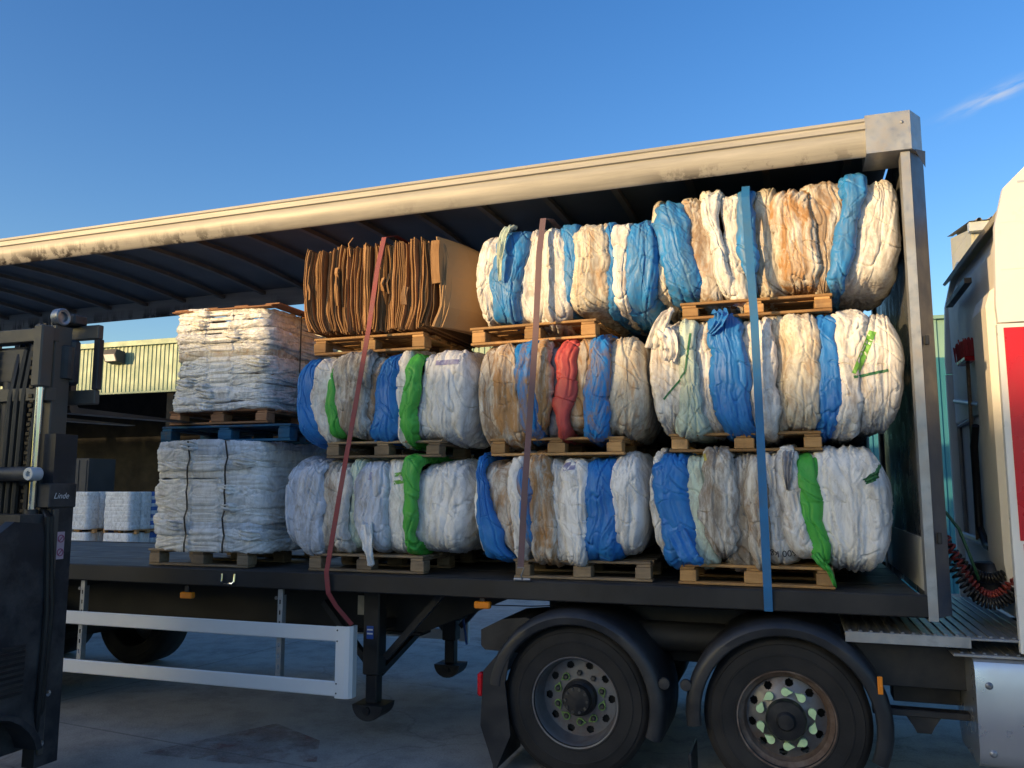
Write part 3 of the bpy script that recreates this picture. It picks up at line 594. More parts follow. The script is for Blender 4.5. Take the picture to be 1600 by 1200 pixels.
# loose pieces of bag
def flap(parent, pts, w, mat, seed, label=None, th=.006, side=(1, 0, 0)):
    """crumpled tail of cloth following a path"""
    rs = np.random.RandomState(seed); n = 26; m = 9; P = [Vector(p) for p in pts]; vs = []
    ks = np.linspace(0, len(P)-1, n); sd0 = Vector(side)
    for i, k in enumerate(ks):
        a = int(min(k, len(P)-2)); f = k-a; p0 = P[max(a-1, 0)]; p1 = P[a]; p2 = P[a+1]; p3 = P[min(a+2, len(P)-1)]
        p = .5*((2*p1)+(-p0+p2)*f+(2*p0-5*p1+4*p2-p3)*f*f+(-p0+3*p1-3*p2+p3)*f**3)
        t = (p2-p1).normalized(); sd = (sd0-t*sd0.dot(t)).normalized(); nn = t.cross(sd)
        ww = np.interp(k, range(len(w)), w)
        for j in range(m):
            q = j/(m-1)-.5
            off = .018*float(pn(np.array(q*6.), np.array(i*.18), seed))+.012*math.sin(q*14+seed+i*.1)+.01*float(pn(np.array(q*9.), np.array(i*.5), seed+1))
            vs.append(p+sd*(q*ww)+nn*off+t*(.02*float(pn(np.array(q*4.), np.array(i*.0), seed+3)) if i == n-1 else 0))
    mb = MB().add(vs, [(i*m+j, i*m+j+1, i*m+m+j+1, i*m+m+j) for i in range(n-1) for j in range(m-1)])
    o = obj('loose_flap', mb, mat, parent, 'all', label)
    md = o.modifiers.new('thick', 'SOLIDIFY'); md.thickness = th; return o
flap(bales['MR'][0], [(-1.66, .10, 2.86), (-1.62, .05, 2.98), (-1.57, .06, 3.08), (-1.53, .10, 3.14)], [.13, .10, .07, .035], F['w'], 4, 'loose white flap sticking up')
flap(bales['MR'][0], [(-1.60, .06, 3.0), (-1.55, .0, 2.93), (-1.53, .0, 2.84), (-1.545, .02, 2.76)], [.12, .11, .10, .07], F['w'], 5)
flap(bales['MR'][0], [(-1.22, .1, 3.1), (-1.18, .02, 3.07), (-1.2, .0, 3.0), (-1.27, .02, 2.93)], [.09, .08, .06, .03], F['b'], 6)
flap(bales['BL'][0], [(-3.86, .03, 1.62), (-3.84, -.0, 1.50), (-3.82, -.01, 1.40), (-3.80, .0, 1.31)], [.10, .09, .07, .05], F['wc'], 8, 'white tail hanging over the pallet')
flap(bales['BR'][0], [(-1.52, .02, 1.6), (-1.47, -.0, 1.5), (-1.42, -.01, 1.42), (-1.36, .02, 1.39)], [.12, .13, .11, .06], F['b'], 9)
flap(bales['BR'][0], [(-.66, .03, 1.47), (-.62, .0, 1.42), (-.57, .03, 1.36), (-.54, .06, 1.27)], [.05, .05, .03, .012], F['g'], 10)
flap(bales['BR'][0], [(-.79, .06, 2.13), (-.80, .02, 2.07), (-.805, .01, 1.98), (-.80, .02, 1.88)], [.07, .06, .045, .02], F['gy'], 11)
flap(bales['TM'][0], [(-2.78, .0, 3.42), (-2.77, -.02, 3.62), (-2.74, .02, 3.8), (-2.7, .12, 3.86)], [.02, .05, .07, .05], F['pg'], 16)

# prints that follow the cloth
def drape(parent, bags, polys, mat, name, label=None, off=.004):
    """lay flat print (polygons in x,z) on the front of the bags"""
    trees = []
    for b in bags:
        me = b.data; o = rootloc(b); vs = [v.co+o for v in me.vertices]; trees.append(BVHTree.FromPolygons(vs, [tuple(p.vertices) for p in me.polygons]))
    vs, fs = [], []
    for poly in polys:
        o = len(vs); ok = True; pts = []
        for x, z in poly:
            best = None
            for tr in trees:
                h = tr.ray_cast(Vector((x, -1, z)), Vector((0, 1, 0)))
                if h[0] is not None and (best is None or h[0].y < best): best = h[0].y
            if best is None: ok = False; break
            pts.append((x, best-off, z))
        if ok: vs += pts; fs.append(tuple(range(o, o+len(pts))))
    return obj(name, MB().add(vs, fs), mat, parent, False, label)
def strip(x0, z0, x1, z1, w, n=18):
    d = Vector((x1-x0, z1-z0)).normalized(); nx_, nz_ = -d.y*w/2, d.x*w/2; out = []
    for i in range(n):
        a, b = i/n, (i+1)/n; ax, az, bx, bz = x0+(x1-x0)*a, z0+(z1-z0)*a, x0+(x1-x0)*b, z0+(z1-z0)*b
        for s0, s1 in ((-1, 0), (0, 1)): out.append([(ax+nx_*s0, az+nz_*s0), (bx+nx_*s0, bz+nz_*s0), (bx+nx_*s1, bz+nz_*s1), (ax+nx_*s1, az+nz_*s1)])
    return out
M['gprint'] = plain('green_print', (.16, .42, .06), .5, 0, .2, 9); M['dgprint'] = plain('dark_green_print', (.03, .16, .07), .5, 0, .2, 9); M['pprint'] = plain('purple_print', (.30, .28, .48), .5, 0, .3, 30, (.6, .6, .62), .8)
t_, bg_ = bales['MR']
drape(t_, bg_[-2:], strip(-.36, 2.62, -.24, 2.90, .045), M['gprint'], 'printed_stripe', 'green printed stripe')
drape(t_, bg_[-2:], strip(-.37, 2.60, -.16, 2.64, .018), M['dgprint'], 'printed_stripe')
drape(t_, bg_[:3], strip(-1.60, 2.5, -1.44, 2.68, .014)+strip(-1.44, 2.68, -1.40, 2.95, .014), M['dgprint'], 'seam_cord')
t_, bg_ = bales['BL']
for z in (1.99, 1.93): drape(t_, [bg_[6]], strip(-3.68, z, -3.60, z+.01, .03, 6), M['gprint'], 'printed_mark')
drape(t_, [bg_[5]], strip(-3.86, 1.95, -3.85, 2.01, .02, 6), M['pprint'], 'printed_mark')
t_, bg_ = bales['BM']
drape(t_, [bg_[6], bg_[7]], strip(-2.33, 2.04, -2.24, 2.05, .06, 10), M['pprint'], 'printed_mark')
t_, bg_ = bales['ML']
drape(t_, [bg_[-1], bg_[-2]], strip(-3.33, 2.84, -3.13, 2.84, .04, 16), M['pprint'], 'printed_band'); drape(t_, [bg_[4]], strip(-3.76, 2.74, -3.70, 2.88, .03, 10), M['pprint'], 'printed_mark')
t_, bg_ = bales['BR']
flap(t_, [(-.34, .0, 1.93), (-.30, -.02, 1.955), (-.27, -.02, 1.97)], [.03, .05, .03], M['dgprint'], 21, 'dark green tab', side=(0, 0, 1))
flap(t_, [(-.285, .0, 1.95), (-.265, -.03, 2.0), (-.255, -.03, 2.03)], [.018, .016, .014], M['dgprint'], 22)
drape(t_, [bg_[3]], strip(-1.36, 2.09, -1.32, 2.1, .05, 6), plain('yellow_print', (.6, .5, .08), .5), 'printed_mark')
def text_polys(s, size, x, z, rot=0, shear=0, ext=False):
    cu = bpy.data.curves.new('t', 'FONT'); cu.body = s; cu.size = size; cu.resolution_u = 3; cu.shear = shear
    o = bpy.data.objects.new('t', cu); COL.objects.link(o); bpy.context.view_layer.update()
    dg = bpy.context.evaluated_depsgraph_get(); me = bpy.data.meshes.new_from_object(o.evaluated_get(dg))
    c, sn = math.cos(rot), math.sin(rot); out = [[(x+c*me.vertices[i].co.x-sn*me.vertices[i].co.y, z+sn*me.vertices[i].co.x+c*me.vertices[i].co.y) for i in p.vertices] for p in me.polygons]
    bpy.data.objects.remove(o); bpy.data.meshes.remove(me); return out
drape(t_, [bg_[6], bg_[5]], text_polys('600 kg', .062, -.765, 1.49, math.pi+.08), M['print'], 'printed_text', 'upside-down printed weight', .012)

# ------------------------------------------------------------------ flat layered white bales
def flat_bale(label, x0, x1, y0, y1, z0, z1, n, seed, keys, bands):
    base = Vector(((x0+x1)/2, (y0+y1)/2, z0)); t = thing('bale', base, label, 'bale', 'bales of flat-layered white bags'); rs = random.Random(seed)
    e = np.linspace(0, z1-z0, n+1)
    for i in range(n):
        a, b = e[i], e[i+1]; tl = lambda: rs.uniform(-.015, .015)
        k = rs.choice(keys)
        lo = [a+tl() if i else 0, a+tl() if i else 0, a+tl() if i else 0]; hi = [b+tl(), b+tl(), b+tl()]
        me = bag_mesh('folded_bag', lo, hi, y0-base.y+rs.uniform(-.014, .014), y1-base.y, x0-base.x+rs.uniform(-.02, .02), x1-base.x+rs.uniform(-.02, .015), i == n-1 and False, False, seed*13+i, 18, 420, amp=1.1, npow=9, flat=True, inset=.016)
        obj('folded_bag', me, F[k], t)
        if rs.random() < .45:       # corner of a bag poking out at the front
            xq = rs.uniform(x0+.1, x1-.1); zq = z0+b
            flap(t, [(xq-.10, y0+.02, zq), (xq-.02, y0-.03, zq-.01), (xq+.06, y0-.03, zq-.02), (xq+.13, y0+.02, zq-.02)], [.03, .06, .08, .03], F[k], seed+i, None, .005, (0, 0, 1))
    for bx in bands:
        o = [(bx, y0-.032, z0-.02+q*(z1-z0+.04)) for q in np.linspace(0, 1, 14)]
        mb = MB().ribbon([(p[0]+.006*math.sin(k*1.3), p[1]-.012*math.sin(k*2.1), p[2]) for k, p in enumerate(o)]+[(bx, y0+.5, z1+.015), (bx, y1, z1+.015)], [(1, 0, 0)]*16, .016, .003)
        obj('strapping_band', mb, M['band'], t)
    return t
flat_bale('lower flat-layered white bale with two black bands, standing on the deck at left', -6.02, -4.86, .13, 1.28, 1.38, 2.262, 12, 31, ['fw', 'fw', 'fw', 'fb'], (-5.60, -5.22))
wt = flat_bale('upper flat-layered white bale lit by the sun, being set down by the forklift', -5.86, -4.86, .13, 1.28, 2.552, 3.40, 17, 32, ['fs', 'fs', 'fs', 'fs', 'be'], ())
obj('strapping_band', MB().ribbon([(-4.835, .55, z) for z in np.linspace(2.54, 3.42, 10)], (0, 1, 0), .016, .003), M['band'], wt)
for z0 in (2.72, 2.98):
    pass
# broken pallet boards on top
tp = thing('pallet_boards', (-5.36, .7, 3.405), 'thin reddish boards lying on top of the sunlit white bale', 'boards')
for k in range(4): obj('board', B(-5.84+k*.31, -5.70+k*.31, .12, 1.25, 3.416, 3.428), M['woodred'], tp)
for y in (.16, .7, 1.2): obj('cross_board', B(-5.86, -4.84, y-.05, y+.05, 3.403, 3.4155), M['woodred'], tp)

# ------------------------------------------------------------------ cardboard bale
cb = thing('cardboard_bale', (-3.76, .65, 3.108), 'bale of flattened brown cardboard boxes on edge, on top of the middle stack', 'bale')
rs = random.Random(5); ox, oz = -3.76, 3.108; x = -.76; i = 0
H = .75
def sheet(xc, th, y0, y1, zt, zb, s, rs, wob=.012, curl=0):
    nz, ny = 14, (12 if curl else 5); vs = []; ph = rs.uniform(0, 6); ph2 = rs.uniform(0, 6); lean = rs.uniform(-.007, .007); hook = rs.uniform(.0, .07)*(1 if rs.random() < .6 else -1)
    for side in (-.5, .5):
        for a in range(nz):
            t = a/(nz-1); z = zb+(zt-zb)*t
            bul = s*.03*(1-(2*t-1)**2)-s*.12*max(0, .2-t)*2
            for b in range(ny):
                q = b/(ny-1); y = y0+(y1-y0)*q+(.014*math.sin(t*5+ph)+.005*math.sin(t*17+ph2))*(q < .1)
                xx = xc+bul+lean*(t-.5)+wob*math.sin(t*6+ph)+wob*.6*math.sin(t*11+ph2+q)+hook*max(0, .12-t)*2+side*th-curl*max(0, 1-q/.6)**2
                vs.append((ox+xx, y, oz+z))
    n = nz*ny; fs = []
    for a in range(nz-1):
        for b in range(ny-1):
            k = a*ny+b; fs += [(k, k+1, k+ny+1, k+ny), (n+k, n+k+ny, n+k+ny+1, n+k+1)]
    for a in range(nz-1):
        k = a*ny; fs += [(k, k+ny, n+k+ny, n+k), (k+ny-1, n+k+ny-1, n+k+2*ny-1, k+2*ny-1)]
    for b in range(ny-1): fs += [(b, n+b, n+b+1, b+1), ((nz-1)*ny+b, (nz-1)*ny+b+1, n+(nz-1)*ny+b+1, n+(nz-1)*ny+b)]
    return MB().add(vs, fs)
while x < .40:
    nb2 = rs.randint(2, 9); zt0 = H-.02+rs.uniform(-.035, .02)-.04*max(0, -x-.55)*3; y00 = .10+rs.uniform(-.025, .035); st = rs.getstate(); tint = rs.random()
    for q in range(nb2):
        th = rs.choice([.004, .004, .005, .007]); s = (x+.1)/.7; r2 = random.Random(); r2.setstate(st)
        obj('cardboard_sheet', sheet(x, th, y00+rs.uniform(-.022, .022), 1.2, zt0+rs.uniform(-.012, .008), rs.uniform(0, .04)+.05*abs(s)**3, s, r2, .0012), M['card'], cb)
        x += th+.0008; i += 1
    x += rs.choice([.001, .002, .004, .009])
for k in range(4):          # big outer sheets closing the right side
    obj('cardboard_sheet', sheet(.60+k*.030, .008, .085+.02*k, 1.2, H-.02-.02*k, .02, .9, rs, .004, .17+.01*k), M['cardlight'], cb)
o = obj('cardboard_flap', MB().ribbon([(-3.33, .06, 3.80), (-3.33, .045, 3.7), (-3.325, .05, 3.55), (-3.32, .06, 3.46)], (1, 0, 0), .07, .008), M['card'], cb)
for k in range(7):         # ragged pieces hanging out of the front and top
    xq = rs.uniform(-.7, .5); zq = rs.uniform(.05, .7); hh = rs.uniform(.08, .3)
    obj('cardboard_scrap', MB().ribbon([(ox+xq+rs.uniform(-.01, .01), .07+rs.uniform(-.02, .03), oz+zq), (ox+xq, .06, oz+zq+hh*.5), (ox+xq+rs.uniform(-.03, .03), .08, min(oz+zq+hh, 3.90))], (1, rs.uniform(-.9, .9), 0), rs.uniform(.012, .05), .005), M['card'], cb)

# ------------------------------------------------------------------ ratchet straps
def strap(label, pts, w, mat, extra=None, sides=(1, 0, 0)):
    P = []
    for a, b in zip(pts[:-1], pts[1:]):
        for k in range(5): P.append(tuple(a[i]+(b[i]-a[i])*k/5 for i in range(3)))
    P.append(pts[-1]); base = Vector(pts[-1])
    t = thing('ratchet_strap', base, label, 'strap', 'load straps over the bales'); obj('webbing', MB().ribbon(P, sides, w, .004), mat, t); return t
strap('faded red strap slanting down from the cardboard bale', [(-3.72, 1.2, 3.93), (-3.75, .2, 3.92), (-3.765, .035, 3.86), (-3.80, .0, 3.6), (-3.86, -.01, 3.12), (-3.97, -.03, 2.4), (-4.06, -.04, 1.85), (-4.155, -.045, 1.25), (-4.14, -.035, 1.1), (-4.09, .0, 1.0), (-3.985, .06, .86)], .040, M['strapred'])
s2 = strap('dull purple strap hooked to the deck edge in the middle', [(-2.43, 1.2, 3.92), (-2.44, .2, 3.92), (-2.445, .02, 3.87), (-2.46, -.035, 3.6), (-2.49, -.035, 3.0), (-2.53, -.05, 2.4), (-2.57, -.05, 1.9), (-2.605, -.04, 1.33)], .045, M['strappurple'])
obj('hook', MB().tube([(-2.63, -.04, 1.335), (-2.58, -.04, 1.335), (-2.60, -.042, 1.28), (-2.595, -.03, 1.25), (-2.60, .0, 1.246)], .006, 6), M['steel'], s2)
obj('hook_end', MB().tube([(-2.66, -.02, 1.252), (-2.54, -.02, 1.252)], .012, 8), M['steel'], s2)
strap('bright blue strap over the bales next to the bulkhead', [(-1.0, 1.2, 4.0), (-.995, .25, 4.0), (-1.0, .10, 3.97), (-1.0, -.0, 3.86), (-.995, -.045, 3.7), (-.985, -.045, 3.4), (-.97, -.045, 3.0), (-.96, -.05, 2.3), (-.955, -.05, 1.7), (-.95, -.035, 1.25), (-.95, -.012, 1.108)], .053, M['strapblue'])

# ------------------------------------------------------------------ tractor unit
TU = thing('tractor_unit', (.3, 1.25, GZ), 'red and white lorry tractor coupled in front of the trailer', 'lorry')
WZ = GZ+.51
def disc_with_holes(cx, y, cz, r0, r1, nh, hr0, hr1, ha, d0, d1, phase=0):
    nt, nr = 260, 22; vs, fs = [], []
    for i in range(nt):
        a = 2*math.pi*i/nt
        for k in range(nr):
            q = k/(nr-1); r = r0+(r1-r0)*q; vs.append((cx+r*math.cos(a), y+d0+(d1-d0)*q, cz+r*math.sin(a)))
    for i in range(nt):
        for k in range(nr-1):
            a = 2*math.pi*(i+.5)/nt; r = r0+(r1-r0)*(k+.5)/(nr-1)
            da = ((a-phase+math.pi/nh) % (2*math.pi/nh))-math.pi/nh
            if ((da*r)/ha)**2+((r-(hr0+hr1)/2)/((hr1-hr0)/2))**2 < 1: continue
            j = (i+1) % nt; fs.append((i*nr+k, i*nr+k+1, j*nr+k+1, j*nr+k))
    return MB().add(vs, fs)
def wheel(x, deep):
    y = .03; w = obj('wheel', MB().lathe(tyre_prof(.30 if not deep else .58, .51, .29), (x, y, WZ), 1, 64, True), M['tyre'], TU, True)
    if deep: prof = [(.292, -.01), (.303, -.012), (.306, -.004), (.296, .004), (.285, .02), (.275, .05), (.27, .13), (.262, .16)]
    else: prof = [(.292, -.01), (.303, -.012), (.306, -.004), (.296, .004), (.285, .02), (.262, .035), (.255, .07), (.245, .09)]
    obj('rim', MB().lathe(prof, (x, y, WZ), 1, 64, cap=False), M['rim' if deep else 'rimrust'], w, True)
    if deep: obj('rim_disc', disc_with_holes(x, y, WZ, .10, .262, 10, .198, .248, .026, .15, .16), M['rim'], w, True)
    else: obj('rim_disc', disc_with_holes(x, y, WZ, .10, .247, 10, .192, .238, .027, .03, .09, .2), M['rim'], w, True)
    obj('brake_drum', MB().lathe([(.25, .2), (.25, .3), (0, .3)], (x, y, WZ), 1, 24), M['blackdull'], w)
    if deep:
        obj('hub', MB().lathe([(.125, .16), (.118, .10), (.10, .085), (.098, .05), (.09, .035), (.05, .03), (0, .028)], (x, y, WZ), 1, 40), M['hub'], w, True)
        for k in range(10):
            a = k*2*math.pi/10; obj('hub_bolt', MB().lathe([(.011, 0), (.011, -.012), (0, -.012)], (x+.078*math.cos(a), y+.036, WZ+.078*math.sin(a)), 1, 6), M['nut'], w)
    else:
        obj('hub', MB().lathe([(.125, .03), (.125, -.02), (.115, -.035), (.06, -.04), (.05, -.06), (.045, -.065), (0, -.066)], (x, y, WZ), 1, 40), M['hub'], w, True)
    for k in range(10):
        a = (k+.5)*2*math.pi/10; rr = .165; d = .15 if deep else .045
        cx, cz = x+rr*math.cos(a), WZ+rr*math.sin(a); yy = y+d
        obj('wheel_nut', MB().lathe([(.019, 0), (.019, -.02), (.012, -.026), (0, -.026)], (cx, yy, cz), 1, 6), M['nut'], w)
        if deep and k in (1, 2): continue
        # pointed nut indicator: ring with a tip, tips paired
        b = a+(1 if k % 2 else -1)*math.pi/2; pts = []
        for q in range(15):
            c = b+R(40)+R(280)*q/14; pts.append((cx+(.026 if deep else .025)*math.cos(c), cz+(.026 if deep else .025)*math.sin(c)))
        pts.append((cx+.047*math.cos(b), cz+.047*math.sin(b)))
        inner = [(cx+.019*math.cos(b+R(40)+R(280)*q/14), cz+.019*math.sin(b+R(40)+R(280)*q/14)) for q in range(15)]+[(cx+.030*math.cos(b), cz+.030*math.sin(b))]
        if deep:
            n = 16; vs = [(p[0], yy-.012, p[1]) for p in pts]+[(p[0], yy-.012, p[1]) for p in inner]+[(p[0], yy, p[1]) for p in pts]
            fs = [(i_, (i_+1) % n, n+(i_+1) % n, n+i_) for i_ in range(n)]+[(i_, 2*n+i_, 2*n+(i_+1) % n, (i_+1) % n) for i_ in range(n)]
            obj('nut_indicator', MB().add(vs, fs), M['limedim'], w)
        else: obj('nut_indicator', MB().prism(pts, 1, yy-.03, yy-.004), M['lime'], w)
    return w
wheel(-2.24, True); wheel(-.87, False)
for x in (-2.24, -.87):
    w = obj('wheel', MB().lathe(tyre_prof(.5, .51, .29), (x, 1.95, WZ), 1, 40, True), M['tyre'], TU, True); obj('rim', MB().lathe([(.29, .5), (.27, .4), (.1, .36), (0, .36)], (x, 1.95, WZ), 1, 24, cap=False), M['rim'], w)
    obj('axle', MB().tube([(x, .4, WZ), (x, 2.1, WZ)], .09, 10), M['blackdull'], TU)
def mudguard(x, a0, a1, ext):
    vs, n = [], 28; r0 = .565
    prof = [(r0-.045, -.035), (r0-.035, -.05), (r0+.01, -.058), (r0+.035, -.045), (r0+.055, -.01), (r0+.06, .05), (r0+.06, .62), (r0+.05, .62), (r0+.05, .05), (r0+.04, -.0), (r0+.03, -.03), (r0-.035, -.03)]
    m = len(prof)
    for i in range(n):
        a = a0+(a1-a0)*i/(n-1)
        for r, y in prof: vs.append((x+r*math.cos(a), y, WZ+.01+r*math.sin(a)*(.98)))
    fs = [(i*m+k, i*m+(k+1) % m, (i+1)*m+(k+1) % m, (i+1)*m+k) for i in range(n-1) for k in range(m)]+[tuple(range(m)), tuple(range(len(vs)-m, len(vs)))]
    return obj('mudguard', MB().add(vs, fs), M['plastic'], TU, True)
m1 = mudguard(-2.24, R(-20), R(172), 0); m2 = mudguard(-.87, R(-22), R(188), 0)
obj('mudflap', MB().prism([(-2.88, .62), (-2.66, .86), (-2.72, .55), (-2.68, .20), (-2.78, -.02), (-2.80, -.02), (-2.90, .25)], 1, -.045, -.03), M['plastic'], m1)
obj('flap_rubber', B(-2.81, -2.80, -.04, .55, -.05, .5), M['plastic'], m1)
obj('splash_strip', B(-1.475, -1.455, -.045, .3, -.05, .2), M['plastic'], m2)
obj('tail_lamp', B(-2.93, -2.885, -.04, .03, .44, .60, .012), M['redlamp'], m1)
obj('side_reflector', MB().box(-.335, -.305, -.062, -.05, .655, .76, .004), M['amber'], m2)
for xx, mm in ((-1.62, m1), (-1.48, m2)): obj('guard_bracket', MB().lathe([(.04, 0), (.035, -.015), (0, -.018)], (xx, -.03, .62), 1, 16), M['plastic'], mm)
obj('chassis_end', MB().prism([(-2.93, .73), (-2.96, .76), (-2.96, .87), (-2.80, .95), (-2.62, .97), (-2.45, .93), (-2.6, .72)], 1, .12, .70), M['black'], TU)
for y in (.72, 1.7): obj('chassis_rail', B(-2.9, 2.6, y, y+.08, .62, .90), M['blackdull'], TU)
obj('fifth_wheel', MB().prism([(-2.2, .9), (-2.0, 1.0), (-.9, 1.0), (-.7, .93), (-.7, .88), (-2.2, .88)], 1, .75, 1.75), M['black'], TU)
obj('air_tank', MB().tube([(-1.9, .45, .84), (-1.2, .45, .84)], .10, 14), M['blackdull'], TU, True)
obj('side_box', B(-.52, .22, .28, .7, .64, .95), M['black'], TU); obj('step_beam', B(-.35, .25, .2, .3, .48, .52), M['black'], TU); obj('bracket_foot', MB().prism([(-.16, .48), (.04, .48), (.0, .42), (-.02, .38), (-.10, .38), (-.12, .42)], 1, .22, .28), M['black'], TU)
obj('under_box', B(-.2, .2, .5, .7, .50, .62), M['black'], TU)
# catwalk with raised strips
cw = obj('catwalk', B(-.50, .62, .03, 2.1, .985, 1.0), M['galv'], TU)
for k in range(18):
    x = -.48+k*.060; obj('tread_strip', MB().box(x, x+.022, .05, 2.05, 1.0, 1.012, .003), M['steel'], cw)
obj('catwalk_edge', B(-.50, .2, .022, .03, .94, 1.005), M['galv'], cw)
# tank / step box in front
M['tankalu'] = plain('tank_alloy', (.66, .68, .71), .3, .85, .06, 2, (.4, .4, .4), .3)
tk = obj('fuel_tank', MB().prism([(.0, .30), (-.02, .36), (-.02, .82), (.0, .87), (.04, .885), (.55, .885), (.62, .82), (.62, .36), (.55, .27), (.04, .27)], 0, .2, 1.5), M['tankalu'], TU, True)
for z in (.36, .74): obj('bolt', MB().lathe([(.022, 0), (.018, -.006), (.01, -.012), (0, -.012)], (.27, -.02, z), 1, 16), M['steel'], tk)
tp_ = obj('tank_step', B(.10, 1.5, .03, .62, .888, .905), M['galv'], TU)
for k in range(10): obj('tread_strip', MB().box(.14+k*.06, .16+k*.06, .05, .6, .905, .915, .003), M['steel'], tp_)
# cab body
cabp = [(.62, 1.02), (.62, 3.55), (.68, 3.72), (.82, 3.83), (2.3, 3.86), (2.85, 2.9), (2.95, 1.0)]
obj('cab_body', MB().prism(cabp, 1, .12, 2.38), M['cabgrey'], TU)
rear = obj('cab_rear_panel', MB().box(.585, .618, .25, 2.30, 1.25, 2.42, .012), M['cabgrey'], TU)
obj('cab_rear_panel', MB().box(.585, .618, .16, 2.34, 2.44, 3.5, .012), M['cabgrey'], TU)
obj('rear_bulge', MB().prism([(.6, 1.2), (.52, 1.26), (.50, 1.4), (.50, 3.1), (.53, 3.2), (.6, 3.25)], 1, .5, .95), M['cabgrey'], TU)
# side extenders: near (red below, white above) and far
def extender(s):
    y = (lambda a: a) if s == 0 else (lambda a: 2.5-a)
    q = .1*s
    up = [(.46+q, 2.895), (.455+q, 3.0), (.48+q, 3.5), (.54+q, 3.74), (.70, 3.90), (2.2, 4.0), (2.2, 2.895)]
    lo = [(.453+q, 2.885), (.452+q, 2.4), (.45+q, 1.6), (.452+q, .93), (2.2, .93), (2.2, 2.885)]
    a, b = sorted((y(0.), y(.05)))
    obj('upper_fairing', MB().prism(up, 1, a, b), M['cabwhite'], TU); e = obj('lower_fairing', MB().prism(lo, 1, a, b), M['cabwhite'], TU)
    if s == 0:
        for z in (3.22, 3.52): obj('panel_seam', B(.495, 2.18, -.0015, .0005, z, z+.006, .0002), M['cabgrey'], e)
        obj('panel_seam', B(.62, 2.18, -.002, .0005, 3.765, 3.78, .0002), M['trim'], e)
        obj('red_panel', MB().prism([(.485, 2.86), (.49, 1.58), (2.18, 1.58), (2.18, 2.86)], 1, -.006, -.001), M['red'], e); obj('red_panel', MB().prism([(.505, 1.56), (.515, 1.0), (2.18, 1.0), (2.18, 1.56)], 1, -.006, -.001), M['red'], e)
        obj('grab_recess', MB().prism([(.60, 2.75), (.58, 2.70), (.58, 1.95), (.60, 1.9), (.64, 1.9), (.64, 2.75)], 1, -.014, -.006), M['red'], e)
extender(0); extender(1)
obj('roof_deflector', MB().prism([(.57, 3.70), (.72, 3.86), (1.1, 3.95), (2.2, 4.02), (2.2, 3.98), (1.1, 3.92), (.74, 3.835), (.59, 3.685)], 1, .052, 2.448), M['cabwhite'], TU, True)
obj('roof_gap_light', MB().beam((.52, 1.1, 3.42), (.52, 1.9, 3.40), .05, .04), M['black'], TU)
rail_ = obj('ladder_frame', MB().tube([(.57, 2.1, 1.5), (.57, 2.1, 2.40), (.57, 1.55, 2.42)], .018, 8).tube([(.56, 1.1, 1.48), (.56, 2.2, 1.5)], .03, 8).tube([(.56, 1.2, 2.5), (.56, 2.15, 2.62)], .02, 8), M['steel'], TU, True)
obj('exhaust_pipe', MB().tube([(.53, 1.25, 2.35), (.53, 1.35, 2.2), (.53, 1.35, 1.6), (.53, 1.15, 1.48), (.53, 1.0, 1.47)], .028, 10), M['hoseK'], TU, True)
obj('filter_box', MB().lathe([(.13, 0), (.14, .04), (.14, .2), (.10, .26), (0, .27)], (.5, .9, 1.12), 2, 20), M['black'], TU, True)
br = thing('broom', (.55, 1.45, 1.5), 'broom with red head hung upright on the back of the cab', 'broom')
obj('handle', MB().tube([(.54, 1.50, 1.5), (.54, 1.42, 2.85)], .014, 8), M['woodgrey'], br, True)
obj('head', MB().box(.49, .57, 1.25, 1.58, 2.84, 2.88, .01), M['redlamp'], br)
vs = MB(); rs = random.Random(2)
for k in range(260):
    a, b = rs.uniform(.485, .575), rs.uniform(1.22, 1.60); vs.beam((a, b, 2.875), (a+rs.uniform(-.02, .02), b+rs.uniform(-.025, .025), 3.0+rs.uniform(-.02, .015)), .007, .007)
struct(obj('bristles', vs, plain('bristle_red', (.36, .03, .035), .7), br), 'stuff')
# coiled air lines
def coil(label, p0, p1, sag, turns, rad, mat, th=.009):
    P = []; n = turns*12
    for i in range(n+1):
        t = i/n; c = Vector(p0).lerp(Vector(p1), t); c.z -= sag*4*t*(1-t)
        e = min(1, t*10, (1-t)*10); a = 2*math.pi*turns*t
        tang = Vector((p1[0]-p0[0], p1[1]-p0[1], p1[2]-p0[2]-sag*4*(1-2*t))).normalized(); u = tang.orthogonal().normalized(); v = tang.cross(u)
        P.append(c+(u*math.cos(a)+v*math.sin(a))*rad*e)
    o = obj('coiled_air_line', MB().tube(P, th, 6), mat, None, 'all'); return tag(o, label, 'hose', 'air lines between cab and trailer')
coil('red coiled air line hanging between trailer and cab', (.14, .45, 1.66), (.53, .40, 1.33), .26, 22, .026, M['hoseR'])
coil('upper black coiled air line hanging between trailer and cab', (.14, .6, 1.62), (.54, .55, 1.36), .16, 22, .030, M['hoseK'])
coil('lowest black coiled air line lying almost on the catwalk', (.14, .32, 1.46), (.54, .30, 1.30), .20, 22, .030, M['hoseK'])
tag(obj('air_hose', MB().tube([(.13, .5, 1.70), (.18, .5, 1.73), (.25, .48, 1.62), (.30, .46, 1.45), (.34, .45, 1.30)], .010, 6), M['hoseG'], None, 'all'), 'thin green air hose beside the coiled lines', 'hose', 'air lines between cab and trailer')

